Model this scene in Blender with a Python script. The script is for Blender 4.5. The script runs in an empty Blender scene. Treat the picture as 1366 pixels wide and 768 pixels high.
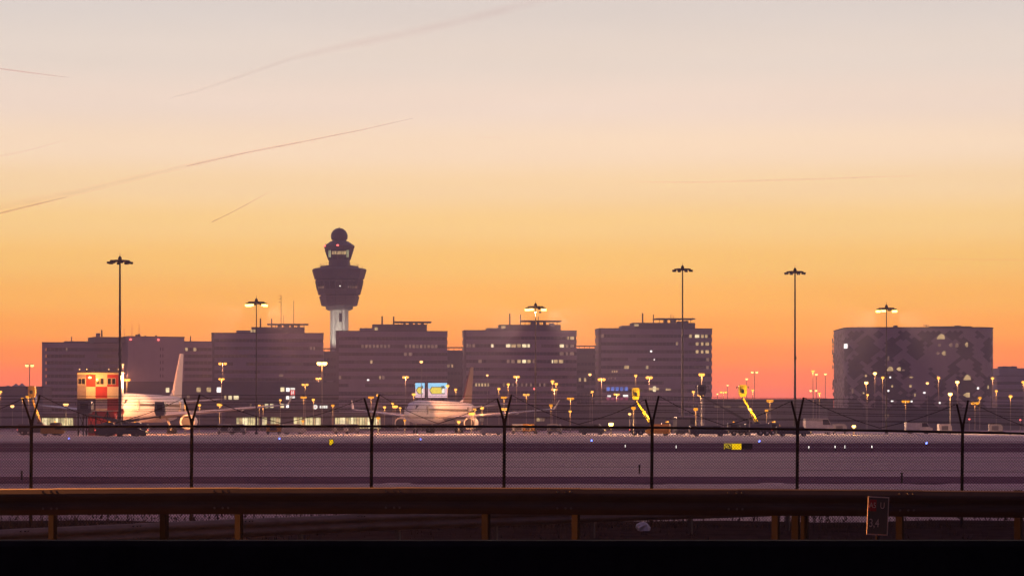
import bpy, math, random
from mathutils import Vector, Matrix
random.seed(7)
R = math.radians
PI = math.pi
sc = bpy.context.scene
COL = sc.collection

# ------------------------------------------------------------------ camera
F, CX, HY, CZ, GZ = 3196.0, 683.0, 565.0, 1.5, -0.8   # focal length and horizon in photo pixels, eye height, airfield level
cam = bpy.data.cameras.new('camera')
co = bpy.data.objects.new('camera', cam); COL.objects.link(co)
co.location = (0, 0, CZ); co.rotation_euler = (PI/2, 0, 0)
cam.sensor_width = 36; cam.lens = 36*F/1366
cam.shift_y = (HY-384)/1366
cam.clip_start = 0.5; cam.clip_end = 600000
sc.camera = co

# ------------------------------------------------------------------ world: dusk sky
SUN_EL, SUN_AZ = R(1.5), R(2)
w = bpy.data.worlds.new('World'); sc.world = w; w.use_nodes = True
nt = w.node_tree; nt.nodes.clear()
N = nt.nodes.new; L = nt.links.new
def mth(op, a, b=None, c=None):
    n = N('ShaderNodeMath'); n.operation = op
    for i, v in enumerate((a, b, c)):
        if v is None: continue
        if isinstance(v, (int, float)): n.inputs[i].default_value = v
        else: L(v, n.inputs[i])
    return n.outputs[0]
def s2l(c): return tuple(((x/255)/12.92 if x/255 <= .04045 else ((x/255+.055)/1.055)**2.4) for x in c)
def ramp(fac, stops, interp='LINEAR'):
    n = N('ShaderNodeValToRGB'); e = n.color_ramp.elements; n.color_ramp.interpolation = interp
    while len(e) > 1: e.remove(e[-1])
    e[0].position = stops[0][0]; e[0].color = (*stops[0][1], 1)
    for p, c in stops[1:]:
        k = e.new(p); k.color = (*c, 1)
    L(fac, n.inputs[0]); return n.outputs[0]
def mixc(f, a, b):
    n = N('ShaderNodeMix'); n.data_type = 'RGBA'
    if isinstance(f, (int, float)): n.inputs[0].default_value = f
    else: L(f, n.inputs[0])
    L(a, n.inputs[6]); L(b, n.inputs[7]); return n.outputs[2]
tc = N('ShaderNodeTexCoord'); sx = N('ShaderNodeSeparateXYZ'); L(tc.outputs['Generated'], sx.inputs[0])
el = mth('MULTIPLY', mth('ARCSINE', sx.outputs[2]), 180/PI)
def eld(py): return math.degrees(math.atan((HY-py)/F))/12
SKY = [(565,(240,112,116)),(535,(247,115,108)),(505,(254,126,95)),(475,(257,144,81)),(440,(258,168,79)),(400,(260,189,92)),
       (350,(261,208,115)),(300,(264,222,147)),(250,(266,231,178)),(200,(264,236,203)),(140,(252,231,213)),(80,(241,227,214)),(0,(228,219,212)),(-80,(214,209,210))]
def skc(p, c):
    g = max(0, min(1, (p-250)/250)); q = s2l(c)      # low sky is seen through more air
    return tuple(max(0, v*(1+g*k_)-g*o_) for v, k_, o_ in zip(q, (.36,.32,.18), (.0,.014,.034)))
front = ramp(mth('DIVIDE', el, 12), [(eld(p), skc(p, c)) for p, c in SKY], 'EASE')
upper = ramp(mth('DIVIDE', el, 90), [(0.13, s2l((204,193,195))), (0.32, (.46,.30,.44)), (1, (.20,.13,.28))], 'EASE')
vis = mixc(mth('SMOOTH_MIN', mth('MAXIMUM', mth('MULTIPLY', mth('SUBTRACT', el, 11), .5), 0), 1, .1), front, upper)
back = ramp(mth('DIVIDE', el, 90), [(0, (.035,.027,.05)), (.10, (.07,.034,.062)), (.30, (.08,.055,.11)), (1, (.20,.13,.28))])
bf = N('ShaderNodeMapRange'); bf.interpolation_type = 'SMOOTHSTEP'
L(sx.outputs[1], bf.inputs[0]); bf.inputs[1].default_value = .75; bf.inputs[2].default_value = -.35
dusk = mixc(bf.outputs[0], vis, back)
# faint uneven high veils, stretched along the horizon
mp = N('ShaderNodeMapping'); mp.inputs['Scale'].default_value = (3, 3, 26); L(tc.outputs['Generated'], mp.inputs[0])
nz = N('ShaderNodeTexNoise'); nz.inputs['Scale'].default_value = 2.2; nz.inputs['Detail'].default_value = 5; L(mp.outputs[0], nz.inputs[0])
veil = ramp(nz.outputs[0], [(.35, (.985,.978,.972)), (.65, (1.01,1.005,1.005))])
mulv = N('ShaderNodeMix'); mulv.data_type = 'RGBA'; mulv.blend_type = 'MULTIPLY'; mulv.inputs[0].default_value = 1
L(dusk, mulv.inputs[6]); L(veil, mulv.inputs[7])
bg1 = N('ShaderNodeBackground'); L(mulv.outputs[2], bg1.inputs[0]); bg1.inputs[1].default_value = 1.0
sky = N('ShaderNodeTexSky'); sky.sky_type = 'NISHITA'; sky.sun_disc = False
sky.sun_elevation = SUN_EL; sky.sun_rotation = SUN_AZ; sky.dust_density = 3
bg2 = N('ShaderNodeBackground'); L(sky.outputs[0], bg2.inputs[0]); bg2.inputs[1].default_value = 0.004
ad = N('ShaderNodeAddShader'); L(bg1.outputs[0], ad.inputs[0]); L(bg2.outputs[0], ad.inputs[1])
wo = N('ShaderNodeOutputWorld'); L(ad.outputs[0], wo.inputs[0])

# ------------------------------------------------------------------ sun (just at the horizon behind the buildings)
sun = bpy.data.lights.new('sun', 'SUN'); sun.energy = 0.5; sun.angle = R(12); sun.color = (1, .62, .38)
so = bpy.data.objects.new('sun', sun); COL.objects.link(so)
so.rotation_euler = Vector((-math.sin(SUN_AZ)*math.cos(SUN_EL), -math.cos(SUN_AZ)*math.cos(SUN_EL), -math.sin(SUN_EL))).to_track_quat('-Z', 'Y').to_euler()

sc.view_settings.view_transform = 'Standard'; sc.view_settings.look = 'None'
sc.view_settings.exposure = 0; sc.view_settings.gamma = 1
sc.render.engine = 'CYCLES'
sc.cycles.use_denoising = True
sc.cycles.max_bounces = 6; sc.cycles.diffuse_bounces = 2; sc.cycles.glossy_bounces = 3; sc.cycles.volume_bounces = 0
sc.cycles.transparent_max_bounces = 24
sc.cycles.sample_clamp_indirect = 4; sc.cycles.sample_clamp_direct = 0
sc.cycles.caustics_reflective = False; sc.cycles.caustics_refractive = False

# ------------------------------------------------------------------ helpers
def X(px, D): return (px-CX)*D/F
def Z(py, D): return CZ+(HY-py)*D/F
def W(px, py, D): return Vector((X(px, D), D, Z(py, D)))

SMALL = ('bolts','window_mullions','cab_mullions','canopy_struts','roof_units','steel_frame','stair','roof_aerials','aerial_arms','flap_fairings','railing','dark_marks','barbed_wire','tension_wire')
class MB:
    def __init__(s): s.v = []; s.f = []
    def add(s, vs, fs):
        b = len(s.v); s.v += [tuple(v) for v in vs]; s.f += [tuple(i+b for i in f) for f in fs]; return s
    def box(s, x0, x1, y0, y1, z0, z1):
        return s.add([(x0,y0,z0),(x1,y0,z0),(x1,y1,z0),(x0,y1,z0),(x0,y0,z1),(x1,y0,z1),(x1,y1,z1),(x0,y1,z1)],
                     [(3,2,1,0),(4,5,6,7),(0,1,5,4),(1,2,6,5),(2,3,7,6),(3,0,4,7)])
    def cbox(s, c, d, rz=0):
        hx, hy, hz = d[0]/2, d[1]/2, d[2]/2; ca, sa = math.cos(rz), math.sin(rz); vs = []
        for z in (-hz, hz):
            for x, y in ((-hx,-hy),(hx,-hy),(hx,hy),(-hx,hy)):
                vs.append((c[0]+x*ca-y*sa, c[1]+x*sa+y*ca, c[2]+z))
        return s.add(vs, [(3,2,1,0),(4,5,6,7),(0,1,5,4),(1,2,6,5),(2,3,7,6),(3,0,4,7)])
    def bevbox(s, x0, x1, y0, y1, z0, z1, b):
        # box with chamfered vertical and top edges
        pts = [(x0+b,y0),(x1-b,y0),(x1,y0+b),(x1,y1-b),(x1-b,y1),(x0+b,y1),(x0,y1-b),(x0,y0+b)]
        cx, cy = (x0+x1)/2, (y0+y1)/2
        def ins(p): return (p[0]+(b if p[0] < cx else -b)*.7, p[1]+(b if p[1] < cy else -b)*.7)
        vs = [(*p, z0) for p in pts]+[(*p, z1-b) for p in pts]+[(*ins(p), z1) for p in pts]
        fs = [tuple(range(7,-1,-1)), tuple(range(16,24))]
        for k in range(2):
            for i in range(8):
                j = (i+1) % 8; fs.append((k*8+i, k*8+j, k*8+8+j, k*8+8+i))
        return s.add(vs, fs)
    def bar(s, p, q, r, n=6, r2=None):
        p, q = Vector(p), Vector(q); d = q-p
        if d.length < 1e-9: return s
        d.normalize(); a = d.orthogonal().normalized(); b = d.cross(a); r2 = r if r2 is None else r2
        vs = [p+(a*math.cos(2*PI*i/n)+b*math.sin(2*PI*i/n))*r for i in range(n)]+[q+(a*math.cos(2*PI*i/n)+b*math.sin(2*PI*i/n))*r2 for i in range(n)]
        fs = [(i, (i+1) % n, n+(i+1) % n, n+i) for i in range(n)]
        if n > 3 or True: fs += [tuple(range(n-1,-1,-1)), tuple(range(n, 2*n))]
        return s.add(vs, fs)
    def tube(s, pts, rad, n=6):
        P = [Vector(p) for p in pts]; rs = rad if isinstance(rad, (list, tuple)) else [rad]*len(P); vs = []; m = len(P)
        for i, p in enumerate(P):
            d = (P[min(i+1, m-1)]-P[max(i-1, 0)]).normalized()
            a = d.cross(Vector((0,0,1)))
            a = a.normalized() if a.length > 1e-4 else Vector((1,0,0)); b = d.cross(a)
            vs += [p+(a*math.cos(2*PI*k/n)+b*math.sin(2*PI*k/n))*rs[i] for k in range(n)]
        fs = [(i*n+k, i*n+(k+1) % n, (i+1)*n+(k+1) % n, (i+1)*n+k) for i in range(m-1) for k in range(n)]
        fs += [tuple(range(n-1,-1,-1)), tuple(range((m-1)*n, m*n))]
        return s.add(vs, fs)
    def lathe(s, prof, n=16, c=(0,0,0), axis='z', ph=0):
        vs = []
        for r, h in prof:
            for k in range(n):
                a = 2*PI*k/n+ph; u, v = r*math.cos(a), r*math.sin(a)
                vs.append((c[0]+u, c[1]+v, c[2]+h) if axis == 'z' else (c[0]+h, c[1]+u, c[2]+v) if axis == 'x' else (c[0]+u, c[1]+h, c[2]+v))
        m = len(prof)
        fs = [(i*n+k, i*n+(k+1) % n, (i+1)*n+(k+1) % n, (i+1)*n+k) for i in range(m-1) for k in range(n)]
        fs += [tuple(range(n-1,-1,-1)), tuple(range((m-1)*n, m*n))]
        return s.add(vs, fs)
    def prism(s, poly, y0, y1):       # poly in (x, z), extruded along y
        n = len(poly)
        return s.add([(x,y0,z) for x, z in poly]+[(x,y1,z) for x, z in poly],
                     [tuple(range(n)), tuple(range(2*n-1,n-1,-1))]+[(i, n+i, n+(i+1) % n, (i+1) % n) for i in range(n)])
    def hex8(s, a, b):                 # two quads joined (a, b four points each)
        return s.add(list(a)+list(b), [(3,2,1,0),(4,5,6,7),(0,1,5,4),(1,2,6,5),(2,3,7,6),(3,0,4,7)])
    def build(s, name, m, parent=None, smooth=False):
        me = bpy.data.meshes.new(name); me.from_pydata(s.v, [], s.f); me.update()
        if m is not None: me.materials.append(m)
        if name in ('bolts','window_mullions','cab_mullions','canopy_struts','roof_units','steel_frame','stair','roof_aerials','aerial_arms','flap_fairings','parapet','railing','dark_marks'): pass
        if smooth:
            for p in me.polygons: p.use_smooth = True
        o = bpy.data.objects.new(name, me); COL.objects.link(o)
        if parent is not None: o.parent = parent
        if name in SMALL: o['kind'] = 'stuff'
        return o

def tag(o, label=None, cat=None, group=None, kind=None):
    if label: o['label'] = label
    if cat: o['category'] = cat
    if group: o['group'] = group
    if kind: o['kind'] = kind
    return o
def thing(name, label, cat, loc=(0,0,0), rz=0, group=None):
    o = bpy.data.objects.new(name, None); COL.objects.link(o); o.location = loc; o.rotation_euler = (0,0,rz)
    o.empty_display_size = .2
    return tag(o, label, cat, group)
def inst(src_obj, parent, loc=(0,0,0), rz=0, scale=(1,1,1), name=None):
    o = src_obj.copy(); COL.objects.link(o); o.parent = parent; o.location = loc; o.rotation_euler = (0,0,rz); o.scale = scale
    return o
def copy_tree(o, parent=None):
    c = o.copy(); COL.objects.link(c); c.parent = parent
    for ch in o.children: copy_tree(ch, c)
    return c
def place(name, me, parent, loc=(0,0,0), rz=0, scale=(1,1,1), rx=0):
    o = bpy.data.objects.new(name, me); COL.objects.link(o); o.parent = parent; o.location = loc; o.rotation_euler = (rx,0,rz); o.scale = scale
    return o

# ------------------------------------------------------------------ materials
def pm(name, col, rough=.6, metal=0, var=.18, scale=1.0, spec=.4, stretch=(1,1,1), bump=0, col2=None):
    m = bpy.data.materials.new(name); m.use_nodes = True; t = m.node_tree; b = t.nodes['Principled BSDF']
    b.inputs['Roughness'].default_value = rough; b.inputs['Metallic'].default_value = metal; b.inputs['Specular IOR Level'].default_value = spec
    tc = t.nodes.new('ShaderNodeTexCoord'); mp = t.nodes.new('ShaderNodeMapping'); mp.inputs['Scale'].default_value = stretch
    n = t.nodes.new('ShaderNodeTexNoise'); n.inputs['Scale'].default_value = scale; n.inputs['Detail'].default_value = 6; n.inputs['Roughness'].default_value = .65
    t.links.new(tc.outputs['Object'], mp.inputs[0]); t.links.new(mp.outputs[0], n.inputs[0])
    r = t.nodes.new('ShaderNodeValToRGB'); t.links.new(n.outputs[0], r.inputs[0])
    c2 = col2 or tuple(min(1, c*(1+var)) for c in col)
    r.color_ramp.elements[0].position = .3; r.color_ramp.elements[0].color = (*[c*(1-var) for c in col], 1)
    r.color_ramp.elements[1].position = .7; r.color_ramp.elements[1].color = (*c2, 1)
    t.links.new(r.outputs[0], b.inputs['Base Color'])
    if bump:
        bp = t.nodes.new('ShaderNodeBump'); bp.inputs['Strength'].default_value = bump; bp.inputs['Distance'].default_value = .05
        t.links.new(n.outputs[0], bp.inputs['Height']); t.links.new(bp.outputs[0], b.inputs['Normal'])
    return m
def em(name, col, st, var=.15, scale=.8):
    m = bpy.data.materials.new(name); m.use_nodes = True; t = m.node_tree; t.nodes.clear()
    e = t.nodes.new('ShaderNodeEmission'); o = t.nodes.new('ShaderNodeOutputMaterial'); e.inputs[1].default_value = st
    tc = t.nodes.new('ShaderNodeTexCoord'); n = t.nodes.new('ShaderNodeTexNoise'); n.inputs['Scale'].default_value = scale
    r = t.nodes.new('ShaderNodeValToRGB'); t.links.new(tc.outputs['Object'], n.inputs[0]); t.links.new(n.outputs[0], r.inputs[0])
    r.color_ramp.elements[0].position = .35; r.color_ramp.elements[0].color = (*[c*(1-var) for c in col], 1)
    r.color_ramp.elements[1].position = .65; r.color_ramp.elements[1].color = (*col, 1)
    t.links.new(r.outputs[0], e.inputs[0]); t.links.new(e.outputs[0], o.inputs[0])
    return m
M = {}
M['wall'] = pm('office_cladding', (.29,.245,.31), .7, var=.12, scale=.15)
M['wall_light'] = pm('office_cladding_pale', (.32,.28,.33), .7, var=.1, scale=.15)
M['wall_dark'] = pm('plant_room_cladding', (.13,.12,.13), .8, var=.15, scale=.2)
M['glass'] = pm('office_glass', (.03,.03,.035), .35, var=.5, scale=.25, spec=.3)
M['glass_blind'] = pm('office_glass_blinds', (.13,.12,.125), .5, var=.3, scale=.6)
M['glass_half'] = pm('office_glass_grey', (.075,.07,.075), .4, var=.4, scale=.5)
M['glass_dark'] = pm('office_glass_dark', (.015,.015,.018), .3, var=.4, scale=.4)
M['mullion'] = pm('aluminium_mullion', (.22,.21,.21), .6)
M['roofing'] = pm('roofing', (.08,.075,.08), .9)
M['steel'] = pm('weathered_steel', (.06,.055,.055), .6, .3)
M['mast'] = pm('painted_mast', (.045,.04,.04), .6, .2, scale=.6)
M['tower'] = pm('tower_cladding', (.10,.095,.105), .6, var=.12, scale=.3)
M['tower_shaft'] = pm('tower_concrete', (.55,.54,.50), .8, var=.08, scale=.2, stretch=(1,1,.1))
M['fence'] = pm('fence_coating', (.006,.0055,.006), .85, .0, spec=.1)
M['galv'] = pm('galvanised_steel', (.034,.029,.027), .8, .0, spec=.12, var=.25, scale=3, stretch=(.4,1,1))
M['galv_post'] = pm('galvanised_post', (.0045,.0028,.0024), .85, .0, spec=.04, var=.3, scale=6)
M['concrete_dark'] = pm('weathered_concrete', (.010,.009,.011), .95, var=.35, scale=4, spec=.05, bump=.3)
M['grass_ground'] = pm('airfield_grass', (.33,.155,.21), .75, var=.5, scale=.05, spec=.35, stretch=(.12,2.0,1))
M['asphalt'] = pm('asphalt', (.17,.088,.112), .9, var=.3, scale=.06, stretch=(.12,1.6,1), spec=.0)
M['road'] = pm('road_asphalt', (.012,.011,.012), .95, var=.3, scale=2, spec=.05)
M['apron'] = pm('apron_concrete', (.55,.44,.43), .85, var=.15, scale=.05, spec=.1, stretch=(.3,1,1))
M['paint_white'] = pm('marking_paint', (.75,.73,.7), .8, var=.2, scale=.3)
M['verge'] = pm('rough_verge', (.022,.015,.016), .95, var=.45, scale=1.5, spec=0, bump=.8)
M['blade'] = pm('dry_grass', (.03,.022,.02), .9, var=.4, scale=2, spec=.1)
M['plane'] = pm('aircraft_paint', (.74,.72,.70), .5, var=.06, scale=.5, spec=.5)
M['plane_grey'] = pm('aircraft_grey', (.42,.41,.42), .4, var=.08)
M['plane_dark'] = pm('aircraft_dark', (.03,.03,.035), .3)
M['plane_fin'] = pm('aircraft_fin_red', (.17,.075,.07), .4, var=.1)
M['yellow'] = pm('vehicle_yellow', (.85,.60,.02), .4, var=.08)
M['amberveh'] = pm('vehicle_orange', (.62,.30,.04), .45, var=.1)
M['vgrey'] = pm('vehicle_grey', (.10,.10,.115), .5, var=.2)
M['vwhite'] = pm('vehicle_white', (.6,.58,.56), .45)
M['galv_box'] = pm('aluminium_container', (.36,.35,.36), .5, .2, var=.12)
M['tyre'] = pm('tyre_rubber', (.015,.015,.016), .9)
M['vglass'] = pm('vehicle_glass', (.015,.015,.018), .15, spec=.5)
M['red'] = pm('checker_red', (.50,.035,.03), .6, var=.15)
M['cream'] = pm('checker_white', (.80,.74,.62), .6, var=.08)
M['signyellow_off'] = pm('sign_back', (.03,.03,.035), .7)
M['hotel_light'] = pm('hotel_white_panel', (.30,.28,.31), .55, var=.08, scale=.2)
M['hotel_dark'] = pm('hotel_dark_panel', (.05,.042,.06), .5, var=.1, scale=.2)
M['hotel_core'] = pm('hotel_wall', (.30,.255,.30), .6, var=.1, scale=.2)
M['signgreen'] = pm('sign_green', (.05,.06,.045), .5, var=.1)
M['signwhite'] = pm('sign_white', (.5,.42,.34), .5, var=.08)
M['signred'] = pm('sign_red', (.28,.015,.015), .5, var=.08)
M['bag'] = pm('plastic_bag', (.62,.6,.58), .5, var=.15, scale=9)
M['fabric'] = pm('tent_fabric', (.4,.36,.36), .8)

E = {}
E['amber'] = em('sodium_lamp', (1,.43,.06), 2.4, .02)
E['amber_low'] = em('sodium_lamp_soft', (1,.36,.015), 1.25, .02)
E['amber_star'] = em('sodium_lamp_bright', (1,.54,.12), 9.0, .02)
E['mast_lamp'] = em('mast_floodlight', (1,.55,.14), 6.5, .02)
E['warm'] = em('warm_lamp', (1,.52,.16), 2.8, .02)
E['white'] = em('white_lamp', (1,.88,.75), 5.0, .02)
E['red'] = em('red_obstruction_lamp', (1,.12,.10), 4.0, .02)
E['blue'] = em('blue_taxi_lamp', (.15,.22,1), 5.0, .02)
E['win_warm'] = em('lit_window', (1,.66,.30), .75, .5, .5)
E['win_bright'] = em('lit_window_bright', (1,.80,.45), 1.5, .4, .5)
E['win_dim'] = em('lit_window_dim', (.8,.45,.30), .30, .5, .5)
E['win_hall'] = em('lit_hall', (1,.80,.38), 1.1, .65, .35)
E['cab'] = em('cab_light', (.8,.8,.42), .9, .4)
E['win_white'] = em('lit_window_white', (1,.92,.85), 2.0, .2)
E['win_blue'] = em('blue_lit_window', (.12,.24,.8), .9, .5, .3)
E['win_pink'] = em('magenta_lit_window', (.8,.13,.28), .5, .5, .3)
E['scr_sky'] = em('screen_sky', (.32,.70,1), 1.15, .1, .2)
E['scr_pink'] = em('screen_pale_pink', (1,.62,.68), 1.0, .1, .2)
E['scr_yellow'] = em('screen_yellow', (1,.75,.10), 1.0, .15, .4)
E['scr_white'] = em('screen_white', (1,.95,.85), 1.1, .1)
E['scr_red'] = em('screen_red', (1,.07,.06), 1.0, .1)
E['scr_dark'] = em('screen_dark', (.12,.14,.10), .6, .1)
E['taxi_yellow'] = em('taxi_sign_yellow', (1,.60,.0), 1.2, .12, 3)
E['taxi_letter'] = em('taxi_sign_letter', (1,.66,.05), 1.1, .1)

def point(parent, loc, power, col=(1,.55,.2), r=.3, spot=None):
    l = bpy.data.lights.new('lamp_light', 'POINT'); l.energy = power; l.color = col; l.shadow_soft_size = r
    o = bpy.data.objects.new('lamp_light', l); COL.objects.link(o); o.location = loc; o.parent = parent
    return o

# ------------------------------------------------------------------ ground
g = MB()
prof = [(-55,0),(5,0),(27,0),(29.5,0),(33.5,GZ),(36,GZ),(60,GZ),(105,GZ),(600,GZ),(1640,GZ)]
xs = [-1490,-900,-60]+[-24+i*1.2 for i in range(41)]+[60,900,1490]
for (y, z) in prof:
    for x in xs:
        b = random.uniform(-.05,.05) if 33 <= y <= 60 and abs(x) < 30 else 0
        g.v.append((x, y, z+b))
n = len(xs)
for j in range(len(prof)-1):
    for i in range(n-1): g.f.append((j*n+i, j*n+i+1, (j+1)*n+i+1, (j+1)*n+i))
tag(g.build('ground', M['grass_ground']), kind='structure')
def sheet(name, y0, y1, x0, x1, lift, m):
    o = MB().add([(x0,y0,GZ+lift),(x1,y0,GZ+lift),(x1,y1,GZ+lift),(x0,y1,GZ+lift)], [(0,1,2,3)]).build(name, m)
    return tag(o, kind='structure')
sheet('motorway', -1, -1, 0, 0, 0, M['asphalt']) if False else None
tag(MB().add([(-300,-38,.004),(300,-38,.004),(300,26,.004),(-300,26,.004)], [(0,1,2,3)]).build('road', M['road']), kind='structure')
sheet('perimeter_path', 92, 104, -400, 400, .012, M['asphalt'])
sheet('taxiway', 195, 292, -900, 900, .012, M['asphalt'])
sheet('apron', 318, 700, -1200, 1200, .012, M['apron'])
vg = MB(); nv = 60
for i in range(nv+1):
    x = -30+i; vg.v += [(x,33.7,GZ+.07),(x,44,GZ+.075),(x,55.2+.5*math.sin(i*1.3)+.5*math.sin(i*.47),GZ+.07)]
for i in range(nv):
    for q in (0,1): vg.f.append((i*3+q,i*3+3+q,i*3+4+q,i*3+1+q))
tag(vg.build('verge', M['verge']), kind='structure')
tag(MB().add([(-300,26.05,.008),(300,26.05,.008),(300,29.5,.008),(-300,29.5,.008),(300,33.5,GZ+.03),(-300,33.5,GZ+.03)], [(0,1,2,3),(3,2,4,5)]).build('road_shoulder', M['verge']), kind='structure')
def marking(y0, y1, x0, x1, lift=.018):
    sheet('taxiway_marking', y0, y1, x0, x1, lift, M['paint_white'])
marking(286, 289, -900, 900); marking(236, 237, -900, 900)

# rough grass along the fence and verge (stuff)
gb = MB()
for k in range(9000):
    x = random.uniform(-15, 15); y = random.choice([random.uniform(43, 51.5), random.gauss(51.6, .5), random.uniform(52, 62), random.uniform(34,44)])
    h = random.uniform(.06,.22)*(1.5 if abs(y-51.6) < .8 else 1)*(1+.7*math.sin(x*1.7)*math.sin(x*.63+1))
    a = random.uniform(0, 2*PI); wd = random.uniform(.006,.016)
    dx, dy = math.cos(a)*wd, math.sin(a)*wd; lx, ly = random.uniform(-.08,.08), random.uniform(-.08,.08)
    gb.add([(x-dx,y-dy,GZ+.02),(x+dx,y+dy,GZ-.06),(x+lx,y+ly,GZ+abs(h))], [(0,1,2)])
tag(gb.build('rough_grass', M['blade']), 'rough dry grass growing along the foot of the wire fence', 'grass', kind='stuff')

# ------------------------------------------------------------------ near barrier at the bottom of the frame
br = thing('road_barrier', 'long black low barrier running along the very bottom of the picture', 'barrier', (0,9,0))
zt = Z(720, 9)
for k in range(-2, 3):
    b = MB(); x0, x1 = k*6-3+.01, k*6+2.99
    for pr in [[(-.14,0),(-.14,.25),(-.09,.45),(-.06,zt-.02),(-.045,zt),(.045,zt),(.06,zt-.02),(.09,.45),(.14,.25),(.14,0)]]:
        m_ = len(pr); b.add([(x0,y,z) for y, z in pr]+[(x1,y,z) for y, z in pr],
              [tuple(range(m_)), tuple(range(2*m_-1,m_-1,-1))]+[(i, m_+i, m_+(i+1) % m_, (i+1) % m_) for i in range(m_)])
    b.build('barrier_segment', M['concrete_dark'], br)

# ------------------------------------------------------------------ guardrails
WB = [(0,0),(-.03,-.012),(-.078,-.062),(-.083,-.085),(-.078,-.105),(-.02,-.142),(-.015,-.155),(-.02,-.168),(-.078,-.205),(-.083,-.225),(-.078,-.248),(-.01,-.30),(0,-.31)]
def guardrail(label, pts, posts, name='guardrail', depth_base=None, seg=4.0, base=0.0, mpost=None, mbeam='galv'):
    t = thing(name, label, 'guardrail', pts[0])
    P = [Vector(p)-Vector(pts[0]) for p in pts]
    for i in range(len(P)-1):
        d = (P[i+1]-P[i]); d2 = Vector((d.x, d.y, 0)).normalized(); nrm = Vector((-d2.y, d2.x, 0))
        vs = []; a = P[i]; b = P[i+1]+d.normalized()*.16
        off = .003*(i % 2)
        for q in (a, b):
            for (yy, zz) in WB: vs.append(q+nrm*(yy-off)+Vector((0,0,zz-off)))
        for q in (a, b):
            for (yy, zz) in WB: vs.append(q+nrm*(yy-off+.004)+Vector((0,0,zz-off-.002)))
        k = len(WB); fs = []
        for j in range(k-1):
            fs.append((j, j+1, k+j+1, k+j)); fs.append((2*k+j, 3*k+j, 3*k+j+1, 2*k+j+1))
        fs += [(0,k,3*k,2*k),(k-1,3*k-1,4*k-1,2*k-1)]
        o = MB().add(vs, fs).build('beam', M[mbeam], t)
        bl = MB()
        for u in (.03, .09, .13):
            for zz in (-.045,-.24):
                c = P[i+1]-d.normalized()*(.16-u*1.6)+nrm*(-.062)+Vector((0,0,zz)); bl.bar(c, c+nrm*-.03+Vector((0,0,.008)), .014, 6)
        bl.build('bolts', M['steel'], t)
    for (p, dz, mm) in posts:
        q = Vector(p)-Vector(pts[0]); r_ = MB()
        r_.box(-.04,.04,-.012,0,0,1); r_.box(-.04,-.032,0,.06,0,1); r_.box(.032,.04,0,.06,0,1)
        o = r_.build('post', mm, t); o.location = q; o.scale = (1,1,dz); o.rotation_euler = (0,0,R(-28))
    return t
D1 = 28.0
def ry(px): return 649.2+1.8*max(0,(400-px)/400)+5.0*max(0,(px-450)/916)**1.5
pts = []
for px in range(-840, 2300, 228):
    pts.append((X(px, D1), D1, Z(ry(px), D1)))
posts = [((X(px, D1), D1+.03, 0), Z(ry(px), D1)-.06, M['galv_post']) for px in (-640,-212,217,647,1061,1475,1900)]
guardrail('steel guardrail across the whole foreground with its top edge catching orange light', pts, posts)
D1b = 29.6
pts = [(x*D1b/D1, D1b, z-.06) for x, y, z in [(X(px, D1), D1, Z(ry(px), D1)) for px in range(-840,2300,228)]]
P2 = [(X(px, D1b), D1b+.03, -.02) for px in (-300,-100,68,317,767,1034,1073,1200,1358,1600)]
# this second run is seen only by its posts; its beam is on the far side of the verge, lower than the first
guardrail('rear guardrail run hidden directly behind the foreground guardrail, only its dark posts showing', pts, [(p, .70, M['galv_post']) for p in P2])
pts = []
for px in range(-420, 1150, 150):
    D = 36.3+(px)*(50.7-36.3)/1100.0
    pts.append((X(px, D), D, -.10+random.uniform(-.008,.008)))
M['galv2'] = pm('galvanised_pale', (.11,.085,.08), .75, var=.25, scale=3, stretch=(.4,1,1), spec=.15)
posts = []
for px in range(-380, 1150, 130):
    D = 36.3+(px)*(50.7-36.3)/1100.0+.08
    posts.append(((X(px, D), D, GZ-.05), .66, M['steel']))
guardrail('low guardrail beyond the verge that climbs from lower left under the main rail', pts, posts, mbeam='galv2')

# hectometre sign
D = 26.5
hs = thing('distance_sign', 'small green kilometre sign with red box standing before the guardrail at right', 'road sign', (X(1171,D), D, 0))
zc = (Z(661,D)+Z(714,D))/2; hw, hh = .116, .212
def tilt(o, z): o.location = (0,0,z); o.rotation_euler = (0, R(2.5), R(-4)); return o
pl = tilt(MB().bevbox(-hw,hw,-.006,.0,-hh,hh,.002).build('sign_plate', M['signwhite'], hs), zc)
MB().box(-hw+.010,hw-.010,-.0095,-.0062,-hh+.012,hh-.012).build('sign_face', M['signgreen'], pl)
MB().box(-hw+.016,-.022,-.013,-.0097,.05,hh-.035).build('route_box', M['signred'], pl)
MB().bar((.0,.02,0),(0,.02,zc+.1),.02,8).build('post', M['galv_post'], hs)
def text(body, parent, loc, size, m, name='lettering', rot=(PI/2,0,0), ext=.001, align='CENTER', sx=1):
    c = bpy.data.curves.new(name, 'FONT'); c.body = body; c.size = size; c.extrude = ext; c.align_x = align; c.align_y = 'CENTER'
    c.materials.append(m); f_ = bpy.data.objects.new(name, c); COL.objects.link(f_)
    me = bpy.data.meshes.new_from_object(f_.evaluated_get(bpy.context.evaluated_depsgraph_get())); bpy.data.objects.remove(f_); me.materials.clear(); me.materials.append(m)
    o = bpy.data.objects.new(name, me); COL.objects.link(o); o.parent = parent; o.location = loc; o.rotation_euler = rot; o.scale = (sx,1,1)
    return o
text('A5', pl, (-.061,-.0145,.112), .085, M['signwhite'], sx=.75)
text('U', pl, (.045,-.0115,.112), .10, M['signwhite'], sx=.75)
text('3,4', pl, (-.038,-.0115,-.085), .13, M['signwhite'], sx=.72)

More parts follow.
